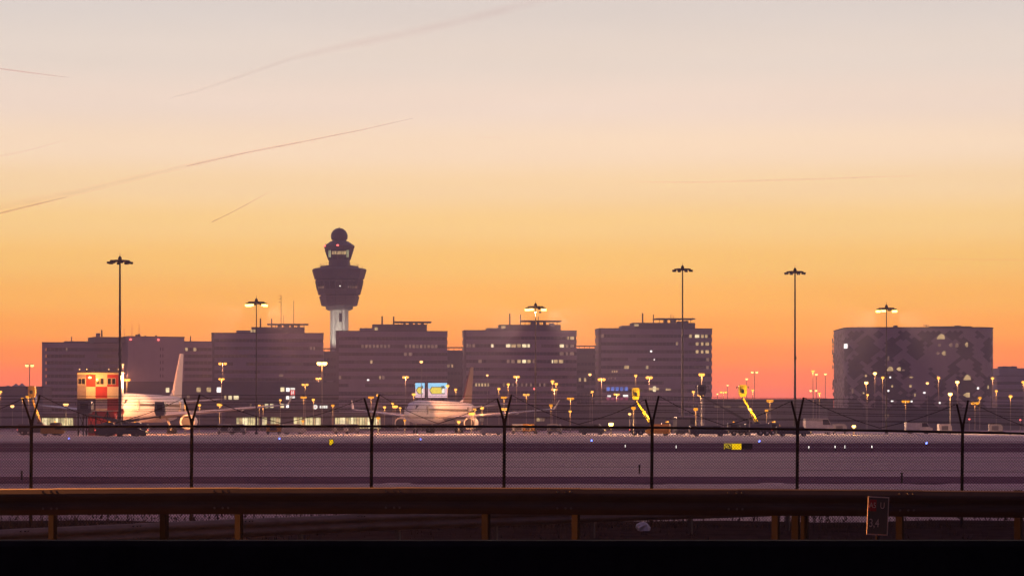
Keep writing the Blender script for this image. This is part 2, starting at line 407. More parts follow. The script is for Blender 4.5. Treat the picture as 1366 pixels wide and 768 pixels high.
# plastic bag on the verge
bg = MB(); n1, n2 = 9, 7; rr = random.Random(3)
for j in range(n2):
    for i in range(n1):
        a = 2*PI*i/n1; b = PI*j/(n2-1); r0 = .14*(1+rr.uniform(-.3,.3))
        bg.v.append((r0*math.sin(b)*math.cos(a), r0*.7*math.sin(b)*math.sin(a), .12-.12*math.cos(b)*(1+rr.uniform(-.15,.15))))
for j in range(n2-1):
    for i in range(n1): bg.f.append((j*n1+i, j*n1+(i+1) % n1, (j+1)*n1+(i+1) % n1, (j+1)*n1+i))
o = bg.build('plastic_bag', M['bag'], None); o.location = (X(858,50), 50, GZ+.02)
tag(o, 'crumpled pale plastic bag lying in the grass by the fence foot', 'litter')

# ------------------------------------------------------------------ chain link fence
DF = 52.0
FP = [(-590,570),(-390,569.5),(-170,569.2),(42,569),(256,568.3),(496,568.2),(673,568.6),(870,570),(1064,572.2),(1284,576.2),(1490,580.5),(1700,585),(1910,590)]
fx = [X(p, DF) for p, _ in FP]; fz = [Z(y, DF) for _, y in FP]
fe = thing('wire_fence', 'tall black chain link fence with Y-shaped posts and barbed wire across the picture', 'fence', (0, DF, GZ))
lz = [z-GZ for z in fz]
A1, A2 = Vector((-.155,-.16,.57)), Vector((.15,.15,.65))
for x, z in zip(fx, lz):
    p = MB().bar((x-.02,0,-.1),(x,0,z+.03),.036,10).build('fence_post', M['fence'], fe)
    for a in (A1, A2):
        MB().bar((x,0,z+.02), Vector((x,0,z+.06))+a*.15,.034,8,.03).bar(Vector((x,0,z+.06))+a*.1, Vector((x,0,z+.04))+a,.026,8,.022).build('arm', M['fence'], p)
pit = .062
for i in range(len(fx)-1):
    x0, x1, z0, z1 = fx[i], fx[i+1], lz[i], lz[i+1]
    MB().bar((x0,-.02,z0),(x1,-.02,z1),.027,8).build('top_rail', M['fence'], fe)
    wm = MB(); Lx = x1-x0; H = min(z0, z1)-.02; zb = .02
    def seg(xa, za, xb, zb_, yy):
        # clip a diagonal to the bay
        if xa == xb: return
        for _ in range(1):
            t0, t1 = 0., 1.; dx = xb-xa
            if dx > 0: t0 = max(t0, (x0-xa)/dx); t1 = min(t1, (x1-xa)/dx)
            else: t0 = max(t0, (x1-xa)/dx); t1 = min(t1, (x0-xa)/dx)
            if t1-t0 < .01: return
            p = (xa+dx*t0, yy, za+(zb_-za)*t0); q = (xa+dx*t1, yy, za+(zb_-za)*t1)
            wm.bar(p, q, .0046, 4)
    hx = H-zb; hx *= .92
    k = math.floor((x0-hx)/pit)
    while k*pit < x1+hx:
        a = k*pit
        seg(a, zb, a+hx, H, .0); seg(a, zb, a-hx, H, .007)
        k += 1
    tag(wm.build('wire_mesh', M['fence'], fe), kind='stuff')
    tw = MB()
    for zz in (.06, H*.33, H*.62): tw.bar((x0,-.01,zz),(x1,-.01,zz),.0035,4)
    tw.build('tension_wire', M['fence'], fe)
    # sagging diagonal wire of the bay
    xm = (x0+x1)/2; dwi = MB()
    a = Vector((x0,0,z0+.04))+A2; c = Vector((xm,.05,(z0+z1)/2+.06)); b = Vector((x1,0,z1+.04))+A1
    pp = [a+(c-a)*t-Vector((0,0,.05*math.sin(PI*t))) for t in (0,.25,.5,.75,1)]+[c+(b-c)*t-Vector((0,0,.05*math.sin(PI*t))) for t in (.25,.5,.75,1)]
    dwi.tube(pp, .007, 5); dwi.build('sagging_wire', M['fence'], fe)
for a in (A1, A2):
    for f in (.28,.52,.76,.985):
        wr = MB(); rr = random.Random(int(f*100))
        for i in range(len(fx)-1):
            p = Vector((fx[i],0,lz[i]+.04))+a*f; q = Vector((fx[i+1],0,lz[i+1]+.04))+a*f
            m_ = (p+q)/2-Vector((0,0,rr.uniform(.005,.03)))
            wr.tube([p, m_, q], .0042, 4)
            nb = int((q-p).length/.14)
            for k in range(nb):
                t = (k+.5)/nb; c = p+(q-p)*t-Vector((0,0,.02*4*t*(1-t)))
                u = rr.uniform(0, PI); d = Vector((.006, math.cos(u)*.018, math.sin(u)*.018)); wr.bar(c-d, c+d, .002, 3)
        wr.build('barbed_wire', M['fence'], fe)

# marker stakes in the grass
for px, py0, py1, lab in ((29,627,640,'short dark marker stake in the airfield at far left'),(853,619,631,'short dark marker stake in the airfield left of the centre-right fence post'),(1203,630,644,'short dark marker stake in the airfield left of the rightmost fence post')):
    D = 2.3*F/(py1-HY); t = thing('marker_stake', lab, 'stake', (X(px,D), D, GZ), 0, 'marker stakes in the airfield grass')
    h = (py1-py0)*D/F
    MB().bar((0,0,-.05),(0,0,h*.9),.04,8).build('stake_shaft', M['steel'], t); MB().lathe([(.052,h*.86),(.052,h*.98),(.03,h)],8).build('cap', M['steel'], t)

# ------------------------------------------------------------------ taxiway signs and lights
D = 214
t = thing('taxiway_sign', 'lit yellow taxiway sign reading W7 beside the taxiway', 'sign', (X(977.5,D), D, GZ))
k = D/F
x0, x1 = X(966,D)-X(977.5,D), X(989,D)-X(977.5,D); xm = X(976,D)-X(977.5,D); z0, z1 = Z(599.5,D)-GZ, Z(591.3,D)-GZ
MB().box(x0-.04,x1+.04,.0,.18,z0-.03,z1+.03).build('housing', M['signyellow_off'], t)
MB().box(x0,xm-.01,-.012,-.001,z0,z1).build('black_panel', M['plane_dark'], t)
MB().box(x0,xm-.01,-.02,-.013,z1-.045,z1).box(x0,x0+.04,-.02,-.013,z0,z1-.046).build('border', E['taxi_letter'], t)
MB().box(xm+.01,x1,-.012,-.001,z0,z1).build('yellow_panel', E['taxi_yellow'], t)
text('W7', t, ((x0+xm)/2+.02,-.022,(z0+z1)/2-.03), .54, E['taxi_letter'], sx=.66)
text('←W8', t, ((x1+xm)/2,-.016,(z0+z1)/2), .3, M['amberveh']) if False else None
for xx in (x0+.1, 0, x1-.1): MB().bar((xx,.09,-.02),(xx,.09,z0-.02),.03,6).build('leg', M['steel'], t)
t = thing('taxiway_sign_board', 'dark unlit back of a taxiway board right of the yellow W7 sign', 'sign', (X(998,D), D+1.5, GZ))
MB().bevbox(X(990.5,D)-X(998,D), X(1006,D)-X(998,D), 0,.15,z0,z1,.03).build('housing', M['signyellow_off'], t)
for xx in (-.3,.3): MB().bar((xx,.07,-.02),(xx,.07,z0+.01),.03,6).build('leg', M['steel'], t)
D = 255
t = thing('taxiway_marker_sign', 'small lit yellow marker board standing alone on the taxiway edge', 'sign', (X(442,D), D, GZ))
MB().box(-.25,.25,0,.12,Z(593.5,D)-GZ,Z(585.5,D)-GZ).build('housing', M['signyellow_off'], t)
MB().box(-.2,.2,-.012,-.001,Z(593,D)-GZ,Z(586,D)-GZ).build('yellow_panel', E['taxi_yellow'], t)
MB().box(.05,.2,-.02,-.0125,Z(593,D)-GZ,Z(591,D)-GZ).build('letter_mark', M['plane_dark'], t)
MB().bar((0,.06,-.02),(0,.06,Z(593,D)-GZ),.03,6).build('leg', M['steel'], t)
def gl(px, py, mat, name, lab, grp, r=.09):
    D = 2.3*F/(py-HY+2); t = thing(name, lab, 'ground light', (X(px,D), D, GZ), 0, grp)
    MB().lathe([(.09,-.02),(.09,.04),(.035,.06),(.035,.2),(r,.21),(r,.24)],8).build('stem', M['steel'], t)
    MB().lathe([(r*.95,.241),(r*1.25,.30),(r*1.0,.42),(r*.3,.47)],8).build('lens', mat, t)
BL = [(92,586,'far left, left of the second fence post'),(373,586,'left of the small yellow marker board'),(561,587,'below the lit billboards'),(789,589,'left of the fifth fence post'),(1013,590,'right of the W7 sign'),(1236,593,'left of the rightmost fence post')]
for px, py, s in BL: gl(px, py, E['blue'], 'taxiway_light', 'blue taxiway edge light, '+s, 'blue taxiway edge lights', .085)
WL = [(834,598,'below the apron lamp by the yellow boom'),(902,599,'right of the fifth fence post'),(1079,600,'just right of the sixth fence post'),(1114,599,'second right of the sixth fence post'),(1127,599,'third right of the sixth fence post'),(1163,599,'fourth right of the sixth fence post')]
for px, py, s in WL: gl(px, py, E['win_white'], 'runway_light', 'white ground light on the taxiway, '+s, 'white ground lights on the taxiway', .035)

# ------------------------------------------------------------------ office buildings
class Block:
    def __init__(s, name, label, pl, pr, Dl, Dr, ytop, depth, cat='building', group=None):
        s.p0 = Vector((X(pl,Dl), Dl)); s.p1 = Vector((X(pr,Dr), Dr)); d = s.p1-s.p0; s.L = d.length; s.d = d.normalized()
        s.H = Z(ytop, Dl)-GZ; s.dep = depth; s.rz = math.atan2(d.y, d.x)
        s.t = thing(name, label, cat, (s.p0.x, s.p0.y, GZ), s.rz, group); s.bands = []
    def u(s, px):      # position along the facade for a photo column
        k = (px-CX)/F; return (k*s.p0.y-s.p0.x)/(s.d.x-k*s.d.y)
    def D(s, u): return s.p0.y+s.d.y*u
    def z(s, py, u): return Z(py, s.D(u))-GZ
    def bandstack(s, pitch, glass_h, first, n, u0=0, u1=None, wall=None, sides=True, mull=1.8, nomull=False):
        """wall slabs alternating with recessed ribbons of glass, counted from the top"""
        u1 = s.L if u1 is None else u1; wall = wall or M['wall']
        zs = [s.H-first-i*pitch for i in range(n)]
        wb = MB(); top = s.H
        for zt_ in zs:
            wb.box(u0, u1, 0, s.dep, zt_, top); top = zt_-glass_h
            s.bands.append((top, zt_))
        wb.box(u0, u1, 0, s.dep, -.5, top)
        wb.build('wall', wall, s.t)
        for a, b in s.bands[-n:]:
            x = u0+.25; rw = random.Random(int(a*97+u1*31)); prev = None
            while x < u1-.26:
                w_ = rw.uniform(5, 17); w_ = u1-.25-x if u1-.25-x-w_ < 3 else w_
                mt = rw.choice(('glass','glass','glass','glass_dark','glass_half','glass_dark','glass_blind'))
                MB().box(x, x+w_-.004, .35+(.004 if mt == 'glass' else 0), s.dep-.35, a-.02, b+.02).build('window_band', M[mt], s.t)
                x += w_
            if not nomull and rw.random() < .45:
                c0 = rw.uniform(.1,.7)*(u1-u0); MB().box(c0, c0+rw.uniform(3,9), .04, .34, a+.0, b-.0).build('facade_panel', M['wall_dark' if rw.random() < .5 else 'wall'], s.t)
        if not nomull:
            mb = MB(); m_ = int((u1-u0-.6)/mull)
            for a, b in s.bands[-n:]:
                for i in range(m_+1):
                    x = u0+.3+i*mull; mb.box(x-.07, x+.07, .12, .36, a-.01, b+.01)
            tag(mb.build('mullions', M['mullion'], s.t), kind='stuff')
    def pier(s, u0, u1, zlo=-.5, zhi=None, m=None, proud=.06, name='pier'):
        return MB().box(u0, u1, -proud, .8, zlo, (zhi or s.H)-.01).build(name, m or M['wall'], s.t)
    def lit(s, x0, x1, y0, y1, mat='win_warm', snap=True, n=1):
        ua, ub = s.u(x0), s.u(x1); za, zb = s.z(y1, ua), s.z(y0, ua); fr = .1
        if snap and s.bands:
            c = (za+zb)/2; a, b = min(s.bands, key=lambda q: abs((q[0]+q[1])/2-c)); za, zb = a+.02, b-.02
        else: fr = -.14
        for i in range(n):
            w_ = (ub-ua)/n; MB().box(ua+i*w_+.06, ua+(i+1)*w_-.06, fr, .3, za, zb).build('lit_window', E[mat], s.t)
    def roofbox(s, x0, x1, ytop, ylo, back0, back1, name='plant_room', m=None):
        ua, ub = s.u(x0), s.u(x1); D_ = s.D(ua)+back0
        zt_ = CZ+(HY-ytop)*D_/F-GZ; zl = CZ+(HY-ylo)*D_/F-GZ
        k = D_/s.D(ua)
        return MB().box(ua, ub, back0, back1, min(zl, s.H-.05), zt_).build(name, m or M['wall_dark'], s.t)
    def mast(s, px, ytop, ybot, r, back, name='antenna', m=None, n=6):
        ua = s.u(px); D_ = s.D(ua)+back; zt_ = CZ+(HY-ytop)*D_/F-GZ; zb = CZ+(HY-ybot)*D_/F-GZ
        return MB().bar((ua,back,zb-.6),(ua,back,zt_),r,n,r*.8).build(name, m or M['steel'], s.t)
    def parapet(s, h=.35):
        b = MB(); H = s.H
        b.box(-.12,s.L+.12,-.12,.25,H+.003,H+h); b.box(-.12,s.L+.12,s.dep-.25,s.dep+.12,H+.003,H+h)
        b.box(-.12,.25,.253,s.dep-.253,H+.003,H+h); b.box(s.L-.25,s.L+.12,.253,s.dep-.253,H+.003,H+h)
        b.build('parapet', M['roofing'], s.t)

# leftmost office: banded slab, plain end and a second wing
B = Block('office_building', 'leftmost office slab with dark window stripes behind the red and white checkered cabin', 56, 172, 1100, 1106, 457.2, 16)
B.bandstack(3.06, 1.5, 2.2, 11, B.u(61), B.L-.1, M['wall_light'])
B.pier(-.02, B.u(61)+.02, proud=0.0, m=M['wall_light'])
B.parapet(.4)
B.roofbox(85,140,454.8,458,3,14); B.roofbox(118,140,453,458,2.5,9)
B.mast(95,449,456,.28,5,'flue',M['wall']); B.mast(135.5,440,455,.1,5); o = B.mast(135.5,440,447,.42,5,'antenna_drum')
dsh = MB(); ua = B.u(130.5); dsh.lathe([(.4,B.H+.5),(.4,B.H+2.2),(.9,B.H+2.3),(1.0,B.H+4.6),(.8,B.H+4.8)],10,(ua,5,0)); dsh.build('radar_drum', M['wall'], B.t)
B.lit(88,90,464.5,467.5,'win_dim'); B.lit(114.5,116,454,456,'win_warm',False)
B2_ = Block('office_building', 'plain windowless office wing right behind the high mast at left', 171, 246, 1094, 1104, 449.0, 24)
MB().box(0,B2_.L,0,24,-.5,B2_.H).build('wall', M['wall'], B2_.t); B2_.parapet(.35)
B2_.roofbox(130,171.5,449,457,6,20,'roof_block')
v = MB(); wv = MB()
for i in range(11):
    zz = B2_.H-5-i*3.06
    for (a, b) in ((213.3,214.6),(216.6,217.9)):
        MB().box(B2_.u(a),B2_.u(b),-.05,.2,zz-1.2,zz+.3).build('window', M['glass'], B2_.t)
for px, yt in ((171,438),(181.5,432),(191,432.5)): B2_.mast(px, yt, 449, .09, 8)
for px, yt, r in ((186,446,.5),(189.5,445.5,.8),(198,447.5,.4),(212.5,447,.5)): B2_.mast(px, yt, 449, r, 6, 'roof_vent')
for px in (174,211): 
    ua = B2_.u(px); MB().lathe([(.15,B2_.H-1.6),(.4,B2_.H-1.5),(.4,B2_.H-.9),(.1,B2_.H-.8)],8,(ua,-.4,0)).build('obstruction_light', E['red'], B2_.t)
B3_ = Block('office_building', 'striped office wing between the plain wing and stepped office, behind the pale aircraft fin', 219, 283, 1118, 1122, 455.5, 16)
B3_.bandstack(3.1, 1.5, 2.8, 12, wall=M['wall'])
B3_.parapet(.3); B3_.roofbox(219,243,451,456,3,12); B3_.mast(254.8,448,456,.35,4,'flue')
B3_.lit(247,250.5,465,468.5,'win_warm'); B3_.lit(258,262,465,468,'win_warm'); B3_.lit(225,228,482,487,'win_warm')

def stepped(label, pl, pr, Dl, Dr, ytop, segs, ph, canopy, steps, masts, flues, right_step):
    b = Block('office_building', label, pl, pr, Dl, Dr, ytop, 16, group='stepped office blocks in a row')
    b.bandstack(3.75, 1.55, 2.6, 12, wall=M['wall'])
    b.parapet(.35)
    # facade set forward in the middle with its own stripes
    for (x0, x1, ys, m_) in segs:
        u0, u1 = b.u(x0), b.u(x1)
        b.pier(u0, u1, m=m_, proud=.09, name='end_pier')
    for (x0, x1, yt, yl) in steps: b.roofbox(x0, x1, yt, yl, 2.5, 14, 'roof_step', M['wall'])
    x0, x1, yt, yl = ph; b.roofbox(x0, x1, yt, yl, 4, 15)
    x0, x1, yt = canopy
    ua, ub = b.u(x0), b.u(x1); D_ = b.D(ua)+5; zt_ = CZ+(HY-yt)*D_/F-GZ
    MB().box(ua, ub, 3, 15, zt_-.45, zt_).build('roof_canopy', M['roofing'], b.t)
    zph = CZ+(HY-ph[2])*D_/F-GZ
    st = MB()
    for i in range(9):
        x = ua+2+(ub-ua-4)*i/8; st.bar((x,5,zph-.3),(x,5,zt_-.44),.14,5)
    st.build('canopy_struts', M['steel'], b.t)
    ch = MB()
    for q in range(4):
        x = ua+(ub-ua)*(.25+.16*q); ch.box(x, x+random.uniform(1,2.6), 7, 10, zph-.2, zph+random.uniform(.7,max(.8,(zt_-zph)*.9)))
    ch.build('roof_units', M['wall_dark'], b.t)
    for px, yt_, r in flues: b.mast(px, yt_, ph[2]+2, r, 5, 'flue')
    for px, yt_ in masts: b.mast(px, yt_, canopy[2]+1, .14, 8)
    return b
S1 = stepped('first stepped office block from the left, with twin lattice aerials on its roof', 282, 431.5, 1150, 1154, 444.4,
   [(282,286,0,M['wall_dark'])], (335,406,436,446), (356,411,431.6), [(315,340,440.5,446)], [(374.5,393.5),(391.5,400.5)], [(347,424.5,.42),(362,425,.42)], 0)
o = S1.mast(378,420,431,.1,7,'antenna_brace')
la = MB(); ua = S1.u(374.5); D_ = S1.D(ua)+8; zt_ = CZ+(HY-393.5)*D_/F-GZ
for q in range(3): la.box(ua-1.3, ua+.1, 7.95, 8.05, zt_-.3-q*1.6, zt_-.15-q*1.6)
la.build('aerial_arms', M['steel'], S1.t)
S1.lit(334,337,439.3,443,'win_warm',False); S1.lit(338,341,439.3,443,'win_warm',False)
S1.lit(414,416,464.5,467,'win_dim'); S1.lit(418,420,464.5,467,'win_dim')
S1.lit(265,270.5,516.5,522,'win_warm',False); S1.lit(372,378,499,502,'win_dim',False)
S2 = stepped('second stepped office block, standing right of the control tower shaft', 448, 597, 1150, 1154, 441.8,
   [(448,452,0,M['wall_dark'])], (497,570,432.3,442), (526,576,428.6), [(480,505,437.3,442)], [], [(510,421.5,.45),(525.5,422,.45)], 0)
for i, px in enumerate(list(range(482,520,5))): S2.lit(px, px+3.4, 458,465,'win_dim')
for i, px in enumerate(list(range(540,585,5))): S2.lit(px, px+3.6, 459,465,'win_dim')
S2.lit(539,543,471,476,'win_dim'); S2.lit(545,550,471,476,'win_dim'); S2.lit(494,497,482,487,'win_warm')
S2.lit(499.5,504,436.4,440.3,'win_warm',False); S2.lit(489.5,492.5,505.5,507.5,'win_white',False)
S2.lit(506,508,504,511,'win_warm'); S2.lit(509.5,513,505,511,'win_dim'); S2.lit(524,538,505,510,'win_dim',n=3); S2.lit(450,455,506,510,'win_dim')
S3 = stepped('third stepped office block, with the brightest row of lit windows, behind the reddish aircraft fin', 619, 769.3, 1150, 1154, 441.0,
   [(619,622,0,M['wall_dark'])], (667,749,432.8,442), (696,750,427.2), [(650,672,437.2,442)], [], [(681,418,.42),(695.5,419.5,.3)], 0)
S3.mast(720,421.5,428,.16,8); o = MB().box(S3.u(720)+.2,S3.u(724),7.9,8.1,S3.H+9,S3.H+9.6).build('antenna_flag', M['steel'], S3.t)
S3.lit(668.5,674.5,434.6,437.8,'win_warm',False)
for a, b, m_ in ((622,625,'win_dim'),(626,628,'win_dim'),(630,634,'win_dim'),(655,658.5,'win_bright'),(675,681,'win_bright'),(682,688.5,'win_warm'),(690,695,'win_warm'),(696.5,702.5,'win_bright'),(703.5,707,'win_bright'),
                 (746.5,752.5,'win_bright'),(754.5,758.5,'win_dim'),(760.5,766,'win_dim')): S3.lit(a,b,456,463.5,m_)
for a, b, m_ in ((757,759,'win_warm'),(760.5,766,'win_warm')): S3.lit(a,b,447.5,452.5,m_)
for a, b, m_ in ((746.5,752,'win_dim'),(755,758,'win_dim'),(760,766,'win_dim')): S3.lit(a,b,470,475,m_)
for a, b, m_ in ((676,680,'win_dim'),(682,687,'win_dim'),(690,695,'win_warm'),(696.5,702,'win_bright'),(703.5,708,'win_warm'),(711,713,'win_dim'),(736,738,'win_bright'),(739,744,'win_warm'),(745.5,751.5,'win_warm'),(638,643,'win_dim')): S3.lit(a,b,480,487,m_)
for px in range(634,652,4): S3.lit(px,px+2.6,515,521,'win_warm')
for px in range(671,726,6): S3.lit(px,px+2.6,515,521,'win_dim')
S3.lit(772,775,504,508.5,'win_warm',False); S3.lit(779,782,504,508.5,'win_warm',False)
S4 = stepped('fourth stepped office block, rightmost of the row, with blue and magenta lit windows low down', 798.5, 950, 1150, 1154, 438.4,
   [(798.5,802,0,M['wall_dark'])], (845,929,430.2,440), (876,929,424.3), [(830,848,434.2,440)], [], [(859,417.5,.42),(873.5,419.5,.3)], 0)
S4.mast(898,419,425,.16,8); S4.mast(901,420,425,.12,8)
S4.lit(846,852,432,435,'win_warm',False); S4.lit(802,806,445.5,448,'win_dim')
for a, b, m_ in ((919.5,923,'win_warm'),(927,933,'win_bright'),(935,939,'win_warm'),(940.5,944,'win_warm')): S4.lit(a,b,444.5,450.5,m_)
for y in (457,469):
    for a, b in ((928,932),(935,938.5),(941,946)): S4.lit(a,b,y,y+5.5,'win_warm')
S4.lit(942,946,480,486,'win_dim'); S4.lit(942,946,492,497,'win_dim')
for a, b, m_ in ((833,839,'win_warm'),(842,846,'win_dim'),(852.5,855,'win_warm'),(856,862.5,'win_bright'),(863,865,'win_warm')): S4.lit(a,b,489.5,496.5,m_)
S4.lit(867,870,467.3,469.3,'win_white',False); S4.lit(872,873.5,478.7,480.2,'win_white',False); S4.lit(902,904,456,460,'win_warm',False)
for i in range(5): S4.lit(809+i*6,813.6+i*6,516,521,'win_blue',False)
for i in range(5): S4.lit(809+i*6,814+i*6,529.5,533.5,'win_pink',False)
S4.lit(810,815,527,529,'win_white',False); S4.lit(831,838,526.5,529,'win_white',False)
for px in range(816,824,3): S4.lit(px,px+1.6,494,496.5,'win_warm',False)
for px in (811,814.5,820): S4.lit(px,px+1.6,503.5,505.5,'win_dim',False)
S4.lit(866,879,517,520,'win_warm',False); S4.lit(871,875,515,522,'win_bright',False); S4.lit(888,895,518.2,520.5,'win_warm',False)
# links between the blocks
def link(label, pl, pr, D, ytop, canopy):
    b = Block('link_building', label, pl, pr, D, D+.5, ytop, 12, group='low links between the office blocks')
    b.bandstack(3.75, 1.5, 3.2, 10, wall=M['wall_dark'])
    u0, u1 = 0, b.L; zt_ = Z(canopy, D)-GZ
    MB().box(.3,u1-.3,1,9,zt_-.35,zt_).build('roof_canopy', M['roofing'], b.t)
    s_ = MB()
    for i in range(6): s_.bar((.8+(u1-1.6)*i/5,2,b.H-.1),(.8+(u1-1.6)*i/5,2,zt_-.34),.14,5)
    s_.build('canopy_struts', M['steel'], b.t)
    return b
K1 = link('short link building between second and third stepped offices', 590, 628, 1190, 467, 462.5)
for i, px in enumerate((586,590,594,597,601,604,607,611,615)): K1.lit(px+1,px+3.4,481,486.5,['win_dim','win_warm','win_bright'][i % 3])
K2 = link('short link building between third and fourth stepped offices', 764, 803, 1190, 464.5, 460.5)
K3 = link('narrow link building between first stepped office and control tower', 425, 455, 1190, 468.5, 464)

# dark long pier building in front, at left
Pb = Block('pier_building', 'long dark low pier building in front of the left offices, with small lit windows', 158, 452, 950, 962, 509.6, 20)
Pb.bandstack(4.2, 1.0, 6.0, 3, wall=M['wall_dark'], nomull=True); Pb.parapet(.3)
for a, b in ((262,268),(275.5,281.5)): Pb.lit(a,b,516.5,522.5,'win_warm',False)
Pb.lit(289,295,516.5,523,'win_white',False); Pb.lit(374,379.5,516.5,522,'win_bright',False); Pb.lit(381.5,386.5,517,522,'win_white',False); Pb.lit(381.5,386,528,532.5,'win_white',False)
for a, b, m_ in ((299,302,'win_warm'),(304.5,309.5,'win_bright'),(311.5,318.5,'win_bright')): Pb.lit(a,b,527.5,532.5,m_,False)
for a, b, m_ in ((333,336,'win_dim'),(353,358,'win_bright'),(360,365,'win_bright'),(374,379,'win_bright'),(381.5,385.5,'win_white')): Pb.lit(a,b,538.5,543.5,m_,False)
Pb.lit(221,226,517,523,'win_bright',False); Pb.lit(249,253,527,531,'win_dim',False)
# red sign on the pier with an H shape
sg = thing('red_sign', 'small lit red and white sign with an H on the dark pier building', 'sign', (X(391,948), 946, Z(524,948)))
k = 948/F
MB().box(-3.6*k,3.6*k,0,.5,-7.8*k,7.8*k).build('board', M['roofing'], sg)
MB().box(-3*k,3*k,-.06,-.01,4.2*k,7*k).build('white_strip', E['scr_white'], sg); MB().box(-3*k,3*k,-.06,-.01,-7*k,-4.2*k).build('white_strip', E['scr_white'], sg)
MB().box(-3*k,3*k,-.06,-.01,-3.2*k,3.8*k).build('red_panel', E['scr_red'], sg)
MB().box(-1.7*k,-.7*k,-.12,-.065,-2.3*k,3*k).box(.7*k,1.7*k,-.12,-.065,-2.3*k,3*k).box(-.69*k,.69*k,-.12,-.065,-.2*k,.8*k).build('letter_h', E['scr_white'], sg)
sg = thing('white_sign', 'small lit white sign with a round emblem on the low hall roof', 'sign', (X(434,820), 798, Z(543,820)))
k = 820/F
MB().lathe([(2.9*k,0),(3.0*k,.2),(2.9*k,.4)],16,(-6.4*k,0,0),'y').build('round_emblem', E['scr_white'], sg)
MB().box(-7.2*k,-5.4*k,-.08,-.02,-.5*k,.5*k).build('emblem_bar', E['scr_red'], sg)
for i in range(4): MB().box((-.6+i*2.6)*k,(1.5+i*2.6)*k,0,.4,-1.7*k,1.7*k).build('letter_block', E['scr_white'], sg)
MB().box(-9.5*k,10.5*k,.45,.8,-2.6*k,-1.9*k).build('rail', M['steel'], sg)
for xx in (-8*k, 8*k): MB().bar((xx,.6,-2.0*k),(xx,.6,-2.0*k-1.2),.12,6).build('leg', M['steel'], sg)

# lit halls at ground level
def hall(label, pl, pr, D, ytop, panes, y0, y1, mats=('win_hall','win_hall','win_bright','win_hall','win_warm'), wall='wall_dark', roof=True):
    b = Block('terminal_hall', label, pl, pr, D, D+1, ytop, 24, group=None)
    MB().box(0,b.L,0,24,-.4,b.H).build('wall', M[wall], b.t)
    MB().box(-.5,b.L+.5,-.8,24.5,b.H+.004,b.H+.5).build('roof', M['roofing'], b.t)
    i = 0
    for (x0, x1) in panes:
        px = x0
        while px < x1-1:
            w_ = random.choice((3.0,3.6,4.4)); w_ = min(w_, x1-px)
            if random.random() > .06:
                ua, ub = b.u(px), b.u(px+w_-.5); za, zb = b.z(y1, ua), b.z(y0, ua)
                MB().box(ua, ub, -.12, .2, za, zb).build('glass_pane', E[mats[int(random.random()*len(mats))]], b.t)
            px += w_
    return b
hall('low glass hall lit pale yellow behind the left boom truck', 50, 102, 800, 553, [(56,98)], 557, 570)
hall('long low hall with warm glass front right of the left aircraft wing', 300, 440, 820, 549, [(315.5,345),(350,375),(392,428)], 556.5, 567.5)
hall('low glass hall lit yellow left of the middle aircraft engine', 441, 512, 810, 552, [(447,508)], 556.5, 571)
hall('low dark concourse behind the middle aircraft and its right wing', 512, 905, 840, 541, [(640,646),(716,727)], 557, 561.5, ('win_dim','win_warm','win_dim'))
b = hall('broad low dark building under the open orange sky between the offices and the hotel', 940, 1112, 880, 533.5, [], 556, 560)
b.roofbox(1093,1104,531,536,2,9,'roof_box')
for a, c, y in ((953,975,541.5),(985,1000,541.5),(1022,1034,545)): b.lit(a, c, y, y+1.4, 'win_dim', False)
hall('low dark shed along the foot of the patterned hotel', 1104, 1440, 850, 545.5, [(1180,1186)], 552, 556, ('win_dim',))
b = hall('low dark building with three pointed tent peaks at far left', -70, 57, 1050, 516.5, [], 556, 560)
for px, pk, wd in ((8,513.5,9),(18.5,511,11),(26.5,510.5,11),(-20,511,11)):
    ua = b.u(px); zz = b.z(pk, ua); r_ = wd/2*1050/F
    MB().lathe([(r_*1.35,b.H+.3),(r_*.55,b.H+.3+(zz-b.H)*.45),(.12,zz)],8,(ua,5,0),ph=.4).build('tent_peak', M['fabric'], b.t)

# ------------------------------------------------------------------ control tower
D = 1230.0; k = D/F
ct = thing('control_tower', 'tall airport control tower with flared dark cab and round dome above the offices', 'control tower', (X(452.6,D), D, GZ), R(9))
def tz(py): return Z(py, D)-GZ
sh = MB(); n = 24; rr = 12.6*k
ring = []
for i in range(n*2):
    a = 2*PI*i/(n*2); r_ = rr*(1.0 if i % 4 in (0,1) else .93); ring.append((r_*math.cos(a), r_*math.sin(a)))
m_ = len(ring)
sh.add([(x,y,-.5) for x, y in ring]+[(x*.97,y*.97,tz(412)) for x, y in ring], [(i,(i+1) % m_, m_+(i+1) % m_, m_+i) for i in range(m_)])
sh.build('shaft', M['tower_shaft'], ct)
for i in range(8):
    zz = tz(424)-i*9
    MB().box(-.7,.7,-rr*1.02,-rr*.6,zz-2.2,zz+2.2).build('stair_window', M['glass'], ct).rotation_euler = (0,0,R(2))
n = 12
def ringpart(name, prof, mat='tower', nn=12): return MB().lathe([(r*k, tz(y)) for r, y in prof], nn, (0,0,0), ph=PI/12).build(name, M[mat], ct)
ringpart('collar', [(15,414),(18.4,412.2),(18.4,408.6),(16,408.4)])
ringpart('lower_ring', [(22,408.4),(24.4,407.6),(27.4,395.6),(26,395.2)])
ringpart('lower_glazing', [(25.4,395.2),(25.9,393.6)], 'glass')
ringpart('middle_ring', [(26.4,393.6),(28.4,393.2),(30.2,386.5),(30,386.4)])
ringpart('window_ring', [(29.4,386.4),(31.6,375.8)], 'glass')
ringpart('middle_band', [(31.6,376.4),(32.9,375.4),(33.0,374.6),(32,374.4)])
ringpart('gap_ring', [(31.6,374.4),(32.2,372.8)], 'glass')
ringpart('upper_ring', [(32.4,372.8),(33.6,372.4),(36.8,360.6),(36.4,359.4),(33,358.2),(25,357.8)])
